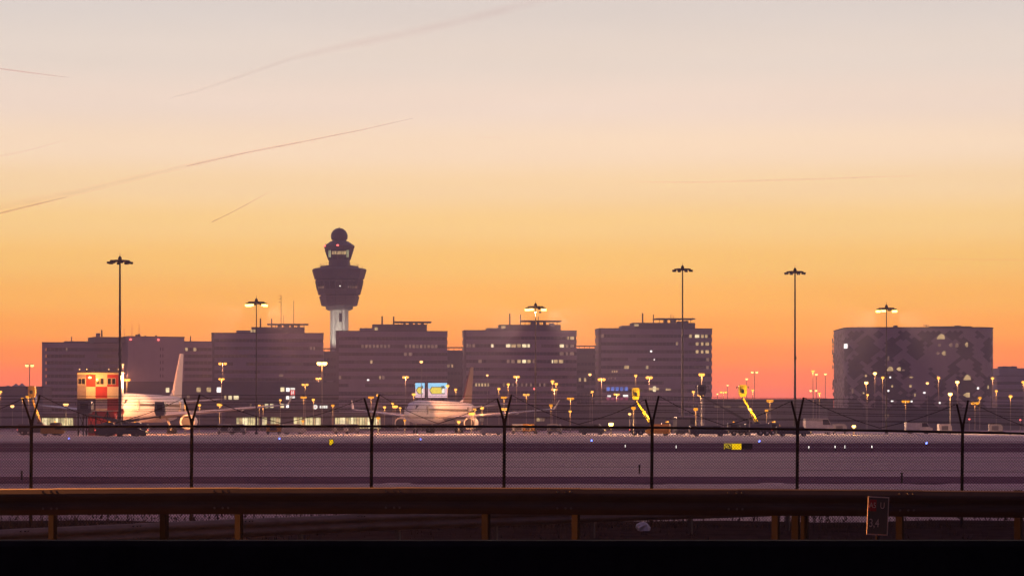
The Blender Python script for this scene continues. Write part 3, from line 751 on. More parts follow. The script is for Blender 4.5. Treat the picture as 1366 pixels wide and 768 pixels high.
ringpart('deck', [(26,357.8),(26,355.2),(18,354.8)])
ringpart('cab_base', [(14.6,355),(14.2,347),(14.9,346.6)])
ringpart('cab_glazing', [(14.2,346.6),(18.6,333.2)], 'glass')
ringpart('cab_roof', [(19.4,333.2),(20.8,329.2),(20.6,328.2),(13,322.6),(9.6,321.4)])
ringpart('dome_base', [(9.4,321.4),(9.8,318)])
dm = [(11.3*math.cos(a)*1.0, 315.4-11.3*math.sin(a)) for a in [R(d) for d in range(-22,89,10)]]
MB().lathe([(r*k, tz(y)) for r, y in dm], 24).build('radome', M['tower'], ct, smooth=True)
MB().bar((0,0,tz(305)),(0,0,tz(303)),.5*k,6).build('finial', M['tower'], ct)
# cab mullions and window mullions
mb = MB()
for i in range(12):
    a = 2*PI*i/12+PI/12; c, s_ = math.cos(a), math.sin(a)
    mb.bar((14.5*k*c,14.5*k*s_,tz(346.6)),(18.9*k*c,18.9*k*s_,tz(333.2)),.32,5)
mb.build('cab_mullions', M['tower'], ct)
mb = MB()
for i in range(24):
    a = 2*PI*i/24+PI/12; c, s_ = math.cos(a), math.sin(a); q = 1.0 if i % 2 == 0 else .972
    mb.bar((29.8*k*c*q,29.8*k*s_*q,tz(386.4)),(32.0*k*c*q,32*k*s_*q,tz(376)),.26,5)
mb.build('window_mullions', M['tower'], ct)
rl = MB()
for i in range(24):
    a, a2 = 2*PI*i/24, 2*PI*(i+1)/24; r_ = 25.6*k; p = Vector((r_*math.cos(a), r_*math.sin(a), tz(355.2))); q = Vector((r_*math.cos(a2), r_*math.sin(a2), tz(355.2)))
    rl.bar(p, p+Vector((0,0,1.1)),.05,4); rl.bar(p+Vector((0,0,1.1)), q+Vector((0,0,1.1)),.05,4)
rl.build('railing', M['tower'], ct)
ta = MB()
for a, r_, z0_, h_ in ((200,20,328,2.6),(250,19,327.5,3.4),(310,20,328,3.0),(340,19,328,2.2),(215,35,359,3.0),(270,33,358.4,2.4),(325,35,359,3.4),(240,26,355,3.6),(300,25.5,355,2.8)):
    c_, s__ = math.cos(R(a))*r_*k, math.sin(R(a))*r_*k; ta.bar((c_, s__, tz(z0_)-.2), (c_, s__, tz(z0_-h_)), .09, 5)
tag(ta.build('whip_antennas', M['tower'], ct), kind='stuff')
# lit interior seen through the cab windows: ceiling lights
iv = Matrix.Rotation(-R(9), 3, 'Z')
def towerbox(name, x0, x1, yf, py0, py1, mat):
    o = MB().box(x0*k, x1*k, -yf*k-.25, -yf*k, tz(py1), tz(py0)).build(name, mat, ct); o.rotation_euler = (0,0,-R(9)); return o
for i in range(6): towerbox('lit_window', -8.6+i*3.2, -5.9+i*3.2, 16.7, 336.2, 340.4, E['win_warm'])
for x in (-13,-11.3,11,12.6): towerbox('lit_window', x, x+.8, 15.0 if abs(x) < 12 else 13.6, 334.5, 344, E['cab'])
for x in (-26.0,-23.6,-21.4,-19.6): towerbox('lit_window', x, x+1.4, 24.0+(26+x)*.9, 383.2, 386.2, E['win_dim'])
for x in (14,16.8,18.8,20.6,23.0,24.4): towerbox('lit_window', x, x+1.0, 29.5-(x-14)*.62, 382.8, 385.8, E['win_dim'])
towerbox('lit_window', 2.8, 3.6, 30.6, 382.8, 383.6, E['white'])
for x in (-1.6,4,9,16,21): towerbox('lit_window', x, x+.9, 32.2-abs(x)*.22, 375.9, 376.9, E['win_dim'])
for x, r_ in ((-.6,20.9),(-18.7,9.5)):
    o = MB().lathe([(.2,-.4),(.55,-.3),(.55,.3),(.2,.4)],8).build('obstruction_light', E['red'], ct)
    o.location = iv @ Vector((x*k, -r_*k, tz(328.6)))
# floodlight on the link roof in front of the shaft
Df = 1201.0; zf = Z(468.5,1190)-GZ
fl = thing('floodlight', 'floodlight on a roof lighting the pale shaft of the control tower', 'lamp', (X(441,Df), Df, GZ+zf+.02))
MB().box(-.4,.4,-.3,.3,.5,1.0).build('housing', M['steel'], fl); MB().box(-.35,.35,.31,.34,.55,.95).build('lens', E['white'], fl)
MB().bar((0,0,0),(0,0,.52),.1,6).build('stand', M['steel'], fl)
l = bpy.data.lights.new('lamp_light','SPOT'); l.energy = 34000; l.color = (1,.90,.72); l.spot_size = R(50); l.spot_blend = .6; l.shadow_soft_size = .3
lo = bpy.data.objects.new('lamp_light', l); COL.objects.link(lo); lo.parent = fl; lo.location = (0,.8,1.2)
dv = Vector((X(452.6,D)-X(441,Df), D-Df-8, 11)); lo.rotation_euler = dv.to_track_quat('-Z','Y').to_euler()

# ------------------------------------------------------------------ patterned hotel
Dh = 1000.0; k = Dh/F
xl, xr = X(1128.5,Dh), X(1329,Dh); Hh = Z(437.6,Dh)-GZ; Wd = xr-xl
ht = thing('hotel_building', 'large box hotel with rounded corners and diamond patterned facade at right', 'building', (xl, Dh, GZ))
rc = 7.5
def rbox(x0, x1, y0, y1, r, z0, z1):
    pl = []
    for cx, cy, a0 in ((x1-r,y0+r,-90),(x1-r,y1-r,0),(x0+r,y1-r,90),(x0+r,y0+r,180)):
        for q in range(7):
            a = R(a0+q*15); pl.append((cx+r*math.cos(a), cy+r*math.sin(a)))
    m_ = len(pl)
    return MB().add([(x,y,z0) for x, y in pl]+[(x,y,z1) for x, y in pl], [tuple(range(m_-1,-1,-1)), tuple(range(m_,2*m_))]+[(i,(i+1) % m_,m_+(i+1) % m_,m_+i) for i in range(m_)])
rbox(0,Wd,0,45,rc,-.5,Hh).build('wall', M['hotel_core'], ht)
rbox(-.15,Wd+.15,-.15,45.15,rc,Hh+.003,Hh+.5).build('roof_edge', M['roofing'], ht)
# diamonds over the facade and round the corners (u runs along the developed front)
ncol, cw = 22, 0
U0, U1 = -rc*PI/2-36, Wd-2*rc+10.5
cw = (Wd+6)/11.5; chh = Hh/9.0
def fpos(u, off):
    if u < -rc*PI/2: return (-off, rc-u-rc*PI/2)
    if u < 0:
        a = min(-u/rc, PI/2); return (rc-(rc+off)*math.sin(a), rc-(rc+off)*math.cos(a))
    if u > Wd-2*rc:
        a = min((u-(Wd-2*rc))/rc, PI/2); return (Wd-rc+(rc+off)*math.sin(a), rc-(rc+off)*math.cos(a))
    return (rc+u, -off)
rh = random.Random(21)
# dark glazed diamonds and diagonal bars between pale panels: (u, z, half width, half height) in shares of the front
BIG, BARS = [], []
for jj in range(-1, 7):
    for ii in range(-1, 9):
        if rh.random() < .12: continue
        a, b = ii*.15+(.075 if jj % 2 else 0)+.02, jj*.19+.03; q = rh.choice((.62,.85,1.0,1.0,1.28))
        BIG.append((a, b, .058*q, .135*q))
        for sg in (-1, 1):
            if rh.random() < .55: BARS.append((a, b, a+.15*.5*sg*1.0, b+.19))
npan = 0
sub = 3
du, dz_ = cw/sub*1.15, chh/sub*1.15
npx = int((U1-U0)/du); npz = int(Hh/dz_)
cells_ = []
for j in range(npz*2-1):
    for i in range(npx):
        u = U0+(i+.5+(.5 if j % 2 else 0))*du; z = (j*.5+.5)*dz_
        if u+du/2 > U1+.01 or z+dz_/2 > Hh: continue
        fu, fz_ = (u+10.5)/(U1+10.5), z/Hh
        dark = any(abs(fu-a)/c+abs(fz_-b)/d < 1 for a, b, c, d in BIG)
        for a, b, c, d in BARS:
            t_ = ((fu-a)*(c-a)+(fz_-b)*(d-b)*.25)/((c-a)**2+.25*(d-b)**2)
            if 0 < t_ < 1 and math.hypot(fu-a-(c-a)*t_, .5*(fz_-b-(d-b)*t_)) < .009: dark = True
        if fu < 0: dark = rh.random() < .3
        cells_.append((dark, u, z))
def dia(u, z, s_=.992):
    vs = []
    for off in (.07, -.2):
        for (a, b) in ((-.5,0),(0,-.5),(.5,0),(0,.5)):
            x, y = fpos(u+a*du*s_, off); vs.append((x, y, z+b*dz_*s_))
    return vs
DF_ = [(0,1,2,3),(0,4,5,1),(1,5,6,2),(2,6,7,3),(3,7,4,0)]
dk = sorted([c for c in cells_ if c[0]], key=lambda c: c[1] < -9)
rest = MB()
for q, (d_, u, z) in enumerate(dk):
    if q < 296: MB().add(dia(u, z), DF_).build('facade_panel', M['hotel_dark'], ht)
    else: rest.add(dia(u, z), DF_)
if rest.v: tag(rest.build('facade_panels_upper', M['hotel_dark'], ht), kind='stuff')
def hlit(px, py, w_, h_, mat, kind=0):
    u = X(px,Dh)-xl-rc; z = Z(py,Dh)-GZ; a, b = w_*k/2, h_*k/2
    shp = {0:[(-a,0),(0,-b),(a,0),(0,b)], 1:[(-a,-b),(a,-b),(a*.8,b*.5),(0,b),(-a*.6,b*.3)], 2:[(-a,-b),(a,-b),(a,b),(-a,b)], 3:[(-a,0),(0,-b),(a,-b),(a,b),(0,b)]}[kind]
    vs = []
    for off in (.3, -.1):
        for p, q in shp:
            x, y = fpos(u+p, off); vs.append((x, y, z+q))
    m_ = len(shp)
    MB().add(vs, [tuple(range(m_))]+[(i, m_+i, m_+(i+1) % m_, (i+1) % m_) for i in range(m_)]).build('lit_window', E[mat], ht)
hlit(1124.5,461,7.5,6,'win_white',2)
for px, py, w_, h_, m_, kd in ((1255,448.5,11,7,'win_warm',1),(1253,460,3,3,'win_dim',2),(1268,460,5,5,'win_dim',3),(1276,460,5,6,'win_dim',1),(1289,459.5,4,6,'win_warm',3),(1251,471,5,4,'win_dim',0),(1258.5,471,5,5.5,'win_warm',3),
    (1187,491.5,9,6,'win_warm',1),(1198.5,492,6,5,'win_warm',3),(1205,493.5,3,2,'win_dim',2),(1290,503,10,7,'win_warm',1),(1289,526.5,9,6,'win_warm',3),(1155,501,2.6,2.6,'win_warm',2),(1187.5,503,2,2,'win_white',2),(1215.5,503,6,2.4,'win_warm',0),
    (1190,515,3,4,'win_warm',0),(1214.5,515,2.6,3,'win_warm',2),(1185,521,2.2,2.2,'win_white',2),(1233,523.5,2.6,2,'win_white',2),(1220.5,526.5,1.2,4,'win_warm',2),(1190,534.5,3,2,'win_white',2),(1216,535,2.4,2,'win_white',2),(1304.5,517.5,2.6,2.6,'win_white',2),(1319.5,516,1.8,4.4,'win_warm',2),(1152,524,2,2,'win_warm',2),(1137,521,1.6,6,'win_dim',2),(1185,478,2,6,'win_dim',2),(1253.5,537,2,2,'win_white',2)):
    hlit(px, py, w_, h_, m_, kd)
ru = MB()
for px, w_, h_ in ((1199.5,4,3.6),(1283,7,3.4),(1269,1.6,2.4),(1286,1.4,3.4)):
    ru.box(X(px-w_/2,Dh)-xl, X(px+w_/2,Dh)-xl, 8, 12, Hh+.3, Hh+.4+h_*k)
ru.box(X(1244,Dh)-xl, X(1300,Dh)-xl, 6, 20, Hh+.3, Hh+1.1)
ru.build('roof_units', M['wall_dark'], ht)
MB().bar((X(1240.5,Dh)-xl,9,Hh),(X(1240.5,Dh)-xl,9,Hh+1.8),.12,5).bar((X(1236.5,Dh)-xl,9,Hh+1.5),(X(1244.5,Dh)-xl,9,Hh+1.5),.16,5).build('roof_aerial', M['steel'], ht)
# building at the right edge
Rb = Block('office_building', 'grey office at the right edge with two raised roof boxes', 1330, 1440, 1120, 1124, 501.3, 30)
Rb.bandstack(3.5, 1.3, 2.6, 5, wall=M['wall'], nomull=True); Rb.parapet(.3)
Rb.roofbox(1336.5,1440,490.8,502,4,26,'upper_storey',M['wall']); Rb.roofbox(1343,1350,488.2,492,6,14,'roof_box'); Rb.roofbox(1354.5,1362,488.2,492,6,14,'roof_box')

# ------------------------------------------------------------------ billboards
for (x0, x1, lab) in ((554,566.5,'narrower lit billboard with yellow panel on blue and pink, left of the pair'),(571,596.5,'wider lit billboard with yellow panel on blue and pink, right of the pair')):
    D = 760; k = D/F; bb = thing('billboard', lab, 'billboard', (X((x0+x1)/2,D), D, GZ), 0, 'lit billboards behind the middle aircraft')
    hw = (x1-x0)/2*k; z0, z1 = Z(530,D)-GZ, Z(510.5,D)-GZ
    MB().box(-hw-.35,hw+.35,0,.8,z0-.35,z1+.35).build('frame', M['steel'], bb)
    zz = z0+(z1-z0)*.62
    MB().box(-hw,hw,-.06,-.003,zz,z1).build('screen_top', E['scr_sky'], bb); MB().box(-hw,hw,-.06,-.003,z0,zz-.002).build('screen_bottom', E['scr_pink'], bb)
    yh = hw*(.72 if x1-x0 < 15 else .8); za, zb = z0+(z1-z0)*.28, z0+(z1-z0)*.70; q = (zb-za)*.35
    MB().prism([(-yh-.2+q,za-.2),(yh+.2-.3,za-.2),(yh-.1,zb+.2),(-yh-.2+q,zb+.2),(-yh-.2,(za+zb)/2)], -.10,-.065).build('dark_outline', E['scr_dark'], bb)
    MB().prism([(-yh+q,za),(yh*.55,za),(yh*.55,zb),(-yh+q,zb),(-yh,(za+zb)/2)], -.15,-.105).build('yellow_panel', E['scr_yellow'], bb)
    MB().box(yh*.56,yh*.92,-.15,-.105,za+.1,zb-.3).build('white_panel', E['scr_white'], bb)
    MB().box(yh*.5,yh*.62,-.19,-.155,zb-.7,zb+.5).box(yh*.66,yh*.8,-.19,-.155,zb-.35,zb+.6).build('dark_marks', E['scr_dark'], bb)
    for xx in (-hw*.6, hw*.6): MB().bar((xx,.4,-.1),(xx,.4,z0-.3),.3,8).build('leg', M['steel'], bb)

# ------------------------------------------------------------------ aircraft
def airliner(label, pxc, D, ang, sc_, fin_m, nose_m=None):
    rz = math.atan2(-math.cos(ang), -math.sin(ang))
    t = thing('airliner', label, 'aircraft', (X(pxc,D), D, GZ+.06), rz, 'parked airliners on the apron'); t.scale = (sc_,)*3
    Rf, zc = 2.75, 5.0
    st = [(29,.05,-.7),(28.6,.55,-.62),(27.8,1.05,-.5),(26.6,1.65,-.32),(25,2.2,-.15),(23,2.6,-.03),(20.5,Rf,0),(5,Rf,0),(-10,Rf,0),(-16,2.55,.15),(-20,2.1,.5),(-24,1.45,1.0),(-27,.85,1.35),(-29,.35,1.55),(-29.4,.1,1.6)]
    n = 20; fs = MB()
    for x, r, dz in st:
        for q in range(n): a = 2*PI*q/n; fs.v.append((x, r*math.cos(a), zc+dz+r*math.sin(a)))
    for i in range(len(st)-1):
        for q in range(n): fs.f.append((i*n+q, i*n+(q+1) % n, (i+1)*n+(q+1) % n, (i+1)*n+q))
    fs.f += [tuple(range(n)), tuple(range(len(st)*n-1, len(st)*n-n-1, -1))]
    fu = fs.build('fuselage', M['plane'], t, smooth=True)
    MB().hex8([(26.9,-1.25,zc+.75),(26.9,1.25,zc+.75),(25.6,1.5,zc+1.55),(25.6,-1.5,zc+1.55)],[(25.2,-1.25,zc+.7),(25.2,1.25,zc+.7),(24.6,1.4,zc+1.5),(24.6,-1.4,zc+1.5)]).build('cockpit_glass', M['plane_dark'], fu)
    wn = MB()
    for s_ in (1,-1):
        for q in range(44):
            x = 21-q*.8; wn.box(x-.14,x+.14,s_*2.72-.05,s_*2.72+.05,zc+.35,zc+.8)
    tag(wn.build('cabin_windows', M['plane_dark'], fu), kind='stuff')
    for s_ in (1,-1):
        for x in (22,-14.5): MB().box(x-.5,x+.5,s_*2.55-.06,s_*2.55+.22,zc-.5,zc+1.35).build('door', M['plane_grey'], fu)
    for s_ in (1,-1):
        r0, r1, zr = (6.2,-4.4), (-1.0,-4.6), 3.4
        def sect(xl_, xt, y, z, th): return [(xl_,y,z),(xl_*.62+xt*.38,y,z+th),(xt,y,z+.03),(xl_*.6+xt*.4,y,z-th*.7)]
        w1 = sect(8.0,-4.2,s_*1.8,zr,.8); w2 = sect(1.4,-4.6,s_*9.5,zr+.75,.45); w3 = sect(-8.2,-10.4,s_*25.6,zr+2.4,.14)
        wg = MB().hex8(w1, w2); wg.hex8(w2, w3); wo_ = wg.build('wing', M['plane_grey'], t)
        MB().hex8(sect(-8.2,-10.4,s_*25.6,zr+2.4,.1), sect(-10.6,-11.6,s_*26.5,zr+4.6,.05)).build('winglet', M['plane'], wo_)
        fl_ = MB()
        for y in (6,12,16.5): fl_.bar((-2.5-y*.28,s_*y,zr-.1+y*.09),(-6.2-y*.25,s_*y,zr-.15+y*.09),.32,6,.1)
        fl_.build('flap_fairings', M['plane_grey'], wo_)
        en = thing('engine', None, None); en.parent = t; en.location = (4.6,s_*8.6,2.35)
        MB().lathe([(1.15,2.1),(1.36,2.35),(1.5,1.9),(1.56,.6),(1.4,-1.2),(1.1,-2.2),(1.0,-2.2)],18,(0,0,0),'x').build('nacelle', M['plane'], en, True)
        MB().lathe([(1.13,2.0),(1.13,2.14)],18,(0,0,0),'x').build('intake_fan', M['plane_dark'], en); MB().lathe([(.85,-2.3),(.55,-3.2),(.15,-3.9)],12,(0,0,0),'x').build('exhaust_cone', M['plane_dark'], en)
        MB().hex8([(1.4,-.15,1.3),(1.4,.15,1.3),(-2.6,.15,1.0),(-2.6,-.15,1.0)],[(-.4,-.15,2.2),(-.4,.15,2.2),(-5.2,.15,1.7),(-5.2,-.15,1.7)]).build('pylon', M['plane_grey'], en)
        MB().hex8(sect(-21.2,-26.2,s_*.9,zc+1.3,.35), sect(-26.2,-28.6,s_*9.4,zc+2.2,.1)).build('stabilizer', M['plane_grey'], t)
        lg = MB().bar((-2.2,s_*3.6,.9),(-1.8,s_*2.6,3.2),.22,8).bar((-3.4,s_*3.6,.75),(-1.0,s_*3.6,.75),.16,6).build('landing_gear', M['plane_grey'], t)
        for x in (-3.2,-1.2):
            for y in (3.1,4.1): MB().lathe([(.25,-.2),(.62,-.17),(.68,0),(.62,.17),(.25,.2)],14,(x,s_*y,.68),'y').build('wheel', M['tyre'], lg)
    fn = MB().hex8([(-18.5,-.28,zc+2.3),(-18.5,.28,zc+2.3),(-26.6,.2,zc+1.9),(-26.6,-.2,zc+1.9)],[(-26.3,-.1,zc+11.6),(-26.3,.1,zc+11.6),(-29.2,.06,zc+11.6),(-29.2,-.06,zc+11.6)]).build('tail_fin', fin_m, t)
    MB().hex8([(-15.6,-.1,zc+2.62),(-15.6,.1,zc+2.62),(-20.5,.24,zc+2.2),(-20.5,-.24,zc+2.2)],[(-19.3,-.08,zc+3.4),(-19.3,.08,zc+3.4),(-20.6,.2,zc+4.4),(-20.6,-.2,zc+4.4)]).build('fin_fillet', M['plane'], t)
    ng = MB().bar((23,0,.8),(22.7,0,3.0),.16,8).build('nose_gear', M['plane_grey'], t)
    for y in (-.35,.35): MB().lathe([(.2,-.13),(.48,-.12),(.52,0),(.48,.12),(.2,.13)],12,(23,y,.52),'y').build('wheel', M['tyre'], ng)
    return t
airliner('white airliner at left with tall pale tail fin, behind the checkered box', 202, 540, R(4.5), 1.14, M['plane'])
airliner('white airliner in the middle with reddish tail fin, before the lit billboards', 590, 580, R(14), 1.0, M['plane_fin'])

# ------------------------------------------------------------------ checkered equipment tower
D = 470; k = D/F
ck = thing('checkered_cabin', 'red and white checkered control cabin on a steel frame left of the airliner', 'cabin', (X(130,D), D, GZ), R(0))
def cu(px): return X(px,D)-X(130,D)
def cz(py): return Z(py,D)-GZ
dpt = 6.0
MB().box(cu(103),cu(158),.1,dpt,cz(548),cz(497)).build('body', M['cream'], ck)
cells = [(103,115,'wall_light','wall_light'),(115,127.5,'red','cream'),(127.5,143,'cream','red'),(143,158,'red','cream')]  # left column: duller cladding colour paints in the shade of an unlit facet
for x0, x1, a, b in cells:
    MB().box(cu(x0)+.01,cu(x1)-.01,-.02,.098,cz(515.5)+.01,cz(499.5)).build('panel', M[a], ck)
    MB().box(cu(x0)+.01,cu(x1)-.01,-.02,.098,cz(531)+.01,cz(515.5)-.01).build('panel', M[b], ck)
for x0, x1 in ((103,127.5),(127.5,143),(143,158)):
    MB().box(cu(x0)+.01,cu(x1)-.01,-.02,.098,cz(547),cz(531)-.01).build('panel', M['wall_dark' if x0 < 120 else 'cream' if x0 < 130 else 'red'], ck)
for x in (104.5,109.5,128.6,134,143.8,149.6):
    wd = 4.2
    f_ = MB().box(cu(x)-.08,cu(x+wd)+.08,-.07,-.022,cz(512.2)-.08,cz(504.6)+.08).build('window', M['cream'], ck)
    MB().box(cu(x),cu(x+wd),-.10,-.072,cz(512.2),cz(504.6)).build('pane', M['vglass'], f_)
MB().box(cu(102.4),cu(158.8),-.25,dpt+.2,cz(497)+.003,cz(496)).build('roof', M['roofing'], ck)
ra = MB()
for px, yt in ((105,495),(114.5,493),(119,494.5),(125,492.5),(127,494.5),(144,494),(157,494.5)): ra.bar((cu(px),1,cz(496.2)),(cu(px),1,cz(yt)),.09,5)
ra.bar((cu(131),2,cz(496.2)),(cu(131),2,cz(486)),.04,4)
ra.build('roof_aerials', M['steel'], ck)
for px in (105,114.5,144,157):
    MB().lathe([(.05,-.1),(.13,0),(.05,.1)],6,(cu(px),1,cz(494)+.25)).build('roof_lamp', E['warm'], ck)
MB().box(cu(101),cu(160),-1.3,-.05,cz(533),cz(532)).build('walkway', M['steel'], ck)
fr = MB()
for px in (104,115,127.5,143,157):
    for y in (0.3, dpt-.3): fr.bar((cu(px),y,0),(cu(px),y,cz(548)+.05),.14,6)
for a, b in ((104,115),(115,127.5),(127.5,143),(143,157)):
    fr.bar((cu(a),.3,.2),(cu(b),.3,cz(549)),.07,5); fr.bar((cu(b),.3,.2),(cu(a),.3,cz(549)),.07,5)
fr.build('steel_frame', M['galv_post'], ck)
MB().bevbox(cu(116),cu(152),1.0,dpt-.6,.0,cz(548.4),.1).build('lower_cabin', M['red'], ck)
for x0, x1, za, zb, mm in ((117,124,.5,2.2,'vgrey'),(126,133,.4,2.6,'red'),(135,141,.8,2.4,'vgrey'),(143,150,.4,2.7,'amberveh')):
    MB().box(cu(x0),cu(x1),.72,.996,za,zb).build('equipment_box', M[mm], ck)
MB().box(cu(150)+.1,cu(164),.2,1.4,cz(552),cz(545)).build('side_platform', M['red'], ck)
st = MB()
for i in range(12): st.box(cu(103)-1.6,cu(103)-.2,.5+i*.35,.8+i*.35,.2+i*.42,.26+i*.42)
st.build('stair', M['steel'], ck)
ll = MB().lathe([(.12,-.2),(.3,-.12),(.34,.08),(.12,.2)],10,(cu(121),-1.0,cz(503.4))).build('flood_lamp', E['amber_star'], ck)
MB().bar((cu(121),-.9,cz(503.4)+.2),(cu(121),.5,cz(497)),.05,5).build('lamp_arm', M['steel'], ck)
point(ck, (cu(124),-4.2,cz(505)), 2300, (1,.35,.06), .25)
l = bpy.data.lights.new('lamp_light', 'SPOT'); l.energy = 650000; l.color = (1,.34,.11); l.spot_size = R(48); l.spot_blend = .7; l.shadow_soft_size = .3
o = bpy.data.objects.new('lamp_light', l); COL.objects.link(o); o.parent = ck; o.location = (cu(158)+1.8, -1.4, cz(500))
o.rotation_euler = (Vector((X(200,540), 535, GZ+8))-Vector((X(158,D)+1.8, D-1.4, Z(500,D)))).to_track_quat('-Z','Y').to_euler()
fl2 = MB().cbox((cu(158)+.55,-.4,cz(500)+.1),(.5,.4,.4)).build('floodlight_head', M['steel'], ck)

# ------------------------------------------------------------------ boom trucks
def wheel(parent, x, y, r=.52, w_=.34):
    wl = MB().lathe([(r*.55,-w_/2),(r*.95,-w_/2),(r,-w_*.3),(r,w_*.3),(r*.95,w_/2),(r*.55,w_/2)],14,(x,y,r),'y').build('wheel', M['tyre'], parent)
    MB().lathe([(r*.2,-w_/2-.02),(r*.5,-w_/2-.01),(r*.5,w_/2+.01),(r*.2,w_/2+.02)],10,(x,y,r),'y').build('rim', M['vwhite'], wl)
def boomtruck(label, cpx, cpy, bpx, D, paint, dirn=1, cw_=1.35, chh_=2.0, emblem=True, body='vgrey', mid=.5, thick=.26, work=0):
    t = thing('deicing_truck', label, 'boom truck', (X(bpx,D), D, GZ+.06)); z0 = GZ+.06
    s_ = dirn
    def bx(name, x0, x1, y0, y1, za, zb, m, b=.06): return MB().bevbox(min(s_*x0,s_*x1), max(s_*x0,s_*x1), y0, y1, za, zb, b).build(name, m, t)
    bx('chassis', -4.2, 4.0, -.9,.9,.55,.85, M['steel']); bx('tank', -4.1,.9,-1.2,1.2,.853,2.25,M[body],.2); bx('equipment_box', 1.0,2.0,-1.15,1.15,.853,1.9,M[body])
    cb = bx('cab', 2.15,4.2,-1.15,1.15,.6,2.5,M[body],.22)
    MB().box(min(s_*2.5,s_*3.7),max(s_*2.5,s_*3.7),-1.19,-1.155,1.5,2.15).build('side_window', M['vglass'], cb)
    for x in (-3.2,-2.0,3.0):
        for y in (-1.0,1.0): wheel(t, s_*x, y)
    bx('beacon', 2.9,3.2,-.15,.15,2.502,2.7,E['amber_low'],.03); bx('tail_lamp', -4.22,-4.1,-1.1,-.8,1.0,1.2,E['red'],.02)
    ex, ez = X(cpx,D)-X(bpx,D), Z(cpy,D)-z0
    a = Vector((0,0,2.5)); e = Vector((ex, 0, ez-chh_*.55)); m_ = a+(e-a)*mid
    MB().lathe([(.6,2.2),(.6,2.5),(.4,2.62)],12).build('turntable', M['steel'], t)
    MB().bar(a, m_, thick*1.35, 4, thick*1.2).build('boom_lower', M[paint], t); MB().bar(m_-(e-a)*.05, e, thick*.75, 4, thick*.6).build('boom_upper', M[paint], t)
    MB().bar(a+Vector((.0,-.3,.1)), a+(e-a)*.35+Vector((0,-.33,0)), .09, 6).build('ram', M['steel'], t)
    if work:
        wl_ = MB().lathe([(.05,0),(.16,.05),(.18,.22)],10,(s_*3.3,-1.0,2.52)).build('work_lamp', E['amber'], t)
        l = bpy.data.lights.new('lamp_light', 'SPOT'); l.energy = work; l.color = (1,.62,.22); l.spot_size = R(75); l.spot_blend = .6; l.shadow_soft_size = .2
        o = bpy.data.objects.new('lamp_light', l); COL.objects.link(o); o.parent = t; o.location = (s_*3.3,-2.2,2.75)
        o.rotation_euler = (Vector((ex*.6,0,ez*.8))-Vector(o.location)).to_track_quat('-Z','Y').to_euler()
    c = MB(); w2 = cw_/2; h2 = chh_/2; P = [(-w2*.72,-h2),(w2*.72,-h2),(w2,-h2*.45),(w2,h2*.72),(w2*.8,h2),(-w2*.8,h2),(-w2,h2*.72),(-w2,-h2*.45)]
    c.prism(P, -w2, w2); cbn = c.build('operator_cabin', M[paint], t); cbn.location = (ex, -.1, ez)
    MB().box(-w2*.55,w2*.55,-w2-.03,-w2-.003,-h2*.25,h2*.62).build('window', M['vglass'] if not emblem else M[paint], cbn)
    if emblem:
        MB().lathe([(.02,-.06),(.30,-.05),(.30,-.004)],10,(0,-w2-.03,-.05),'y').build('emblem', M['plane_dark'], cbn); MB().prism([(-.36,-.5),(.36,-.5),(.2,-.2),(-.2,-.2)], -w2-.06,-w2-.032).build('emblem_base', M['plane_dark'], cbn)
    for q in (-1,1): MB().bar((q*w2,-.2,h2*.5),(q*(w2+.35),-.2,h2*.75),.05,5).cbox((q*(w2+.4),-.2,h2*.55),(.1,.25,.5)).build('nozzle_arm', M['steel'], cbn)
    MB().bar((0,0,-h2-.5),(0,0,-h2+.02),.18,8).build('neck', M['steel'], cbn)
    return t
boomtruck('yellow boom truck with raised yellow cabin left of the fifth fence post', 848, 525, 868, 470, 'yellow', 1, 1.4, 2.3, thick=.31, work=30000)
boomtruck('yellow boom truck with raised yellow cabin under the open orange sky', 990.5, 521, 1010, 470, 'yellow', 1, 1.55, 2.3, thick=.31, work=30000)
boomtruck('dark boom truck with raised black cabin against the edge of the fourth office', 936, 520, 1000, 455, 'vgrey', -1, 1.6, 2.0, False, thick=.3)
boomtruck('orange boom truck with raised cabin at far left before the tent peaks', 43, 522, 53, 470, 'amberveh', 1, 1.35, 2.2, True, thick=.3, work=6000)
boomtruck('grey boom truck with cabin in front of the checkered cabin', 114, 543, 168, 440, 'vgrey', -1, 2.6, 2.3, False, thick=.34)
boomtruck('grey boom truck with cabin in front of the left airliner tail', 214, 545, 158, 446, 'vgrey', 1, 1.9, 2.6, False, thick=.3)

# service vehicles
def van(label, px, D, ln, h, paint, rz=0, lights=True, name='service_van'):
    t = thing(name, label, 'van', (X(px,D), D, GZ+.06), rz, 'service vehicles on the apron'); hl = ln/2
    MB().prism([(-hl,.4),(hl,.4),(hl,h*.5),(hl-ln*.1,h*.58),(hl-ln*.22,h),(-hl+.1,h),(-hl,h-.15)], -.95,.95).build('body', M[paint], t)
    MB().prism([(hl-ln*.125,h*.6),(hl-ln*.225,h*.93),(hl-ln*.4,h*.93),(hl-ln*.4,h*.6)], -.98,-.955).build('side_window', M['vglass'], t)
    for x in (-hl*.62, hl*.62):
        for y in (-.8,.8): wheel(t, x, y, .36, .24)
    if lights:
        for y in (-.7,.7): MB().lathe([(.05,0),(.13,.02),(.13,.06)],8,(hl,y,h*.42),'x').build('headlight', E['warm'], t)
    return t
van('long dark service van parked under the first grey boom', 163, 425, 8.6, 2.0, 'vgrey')
van('dark service van left of the taxiway sign near the dark boom truck', 945, 432, 7.0, 1.9, 'vgrey', .1)
van('dark service van at the sixth fence post', 1058, 425, 6.0, 1.8, 'vgrey')
van('white service truck with warm lights before the low dark building', 1092, 520, 6.5, 3.4, 'vwhite', .2, name='service_truck')
van('orange service van under the left yellow boom', 878, 450, 4.5, 2.2, 'amberveh', PI-.2)
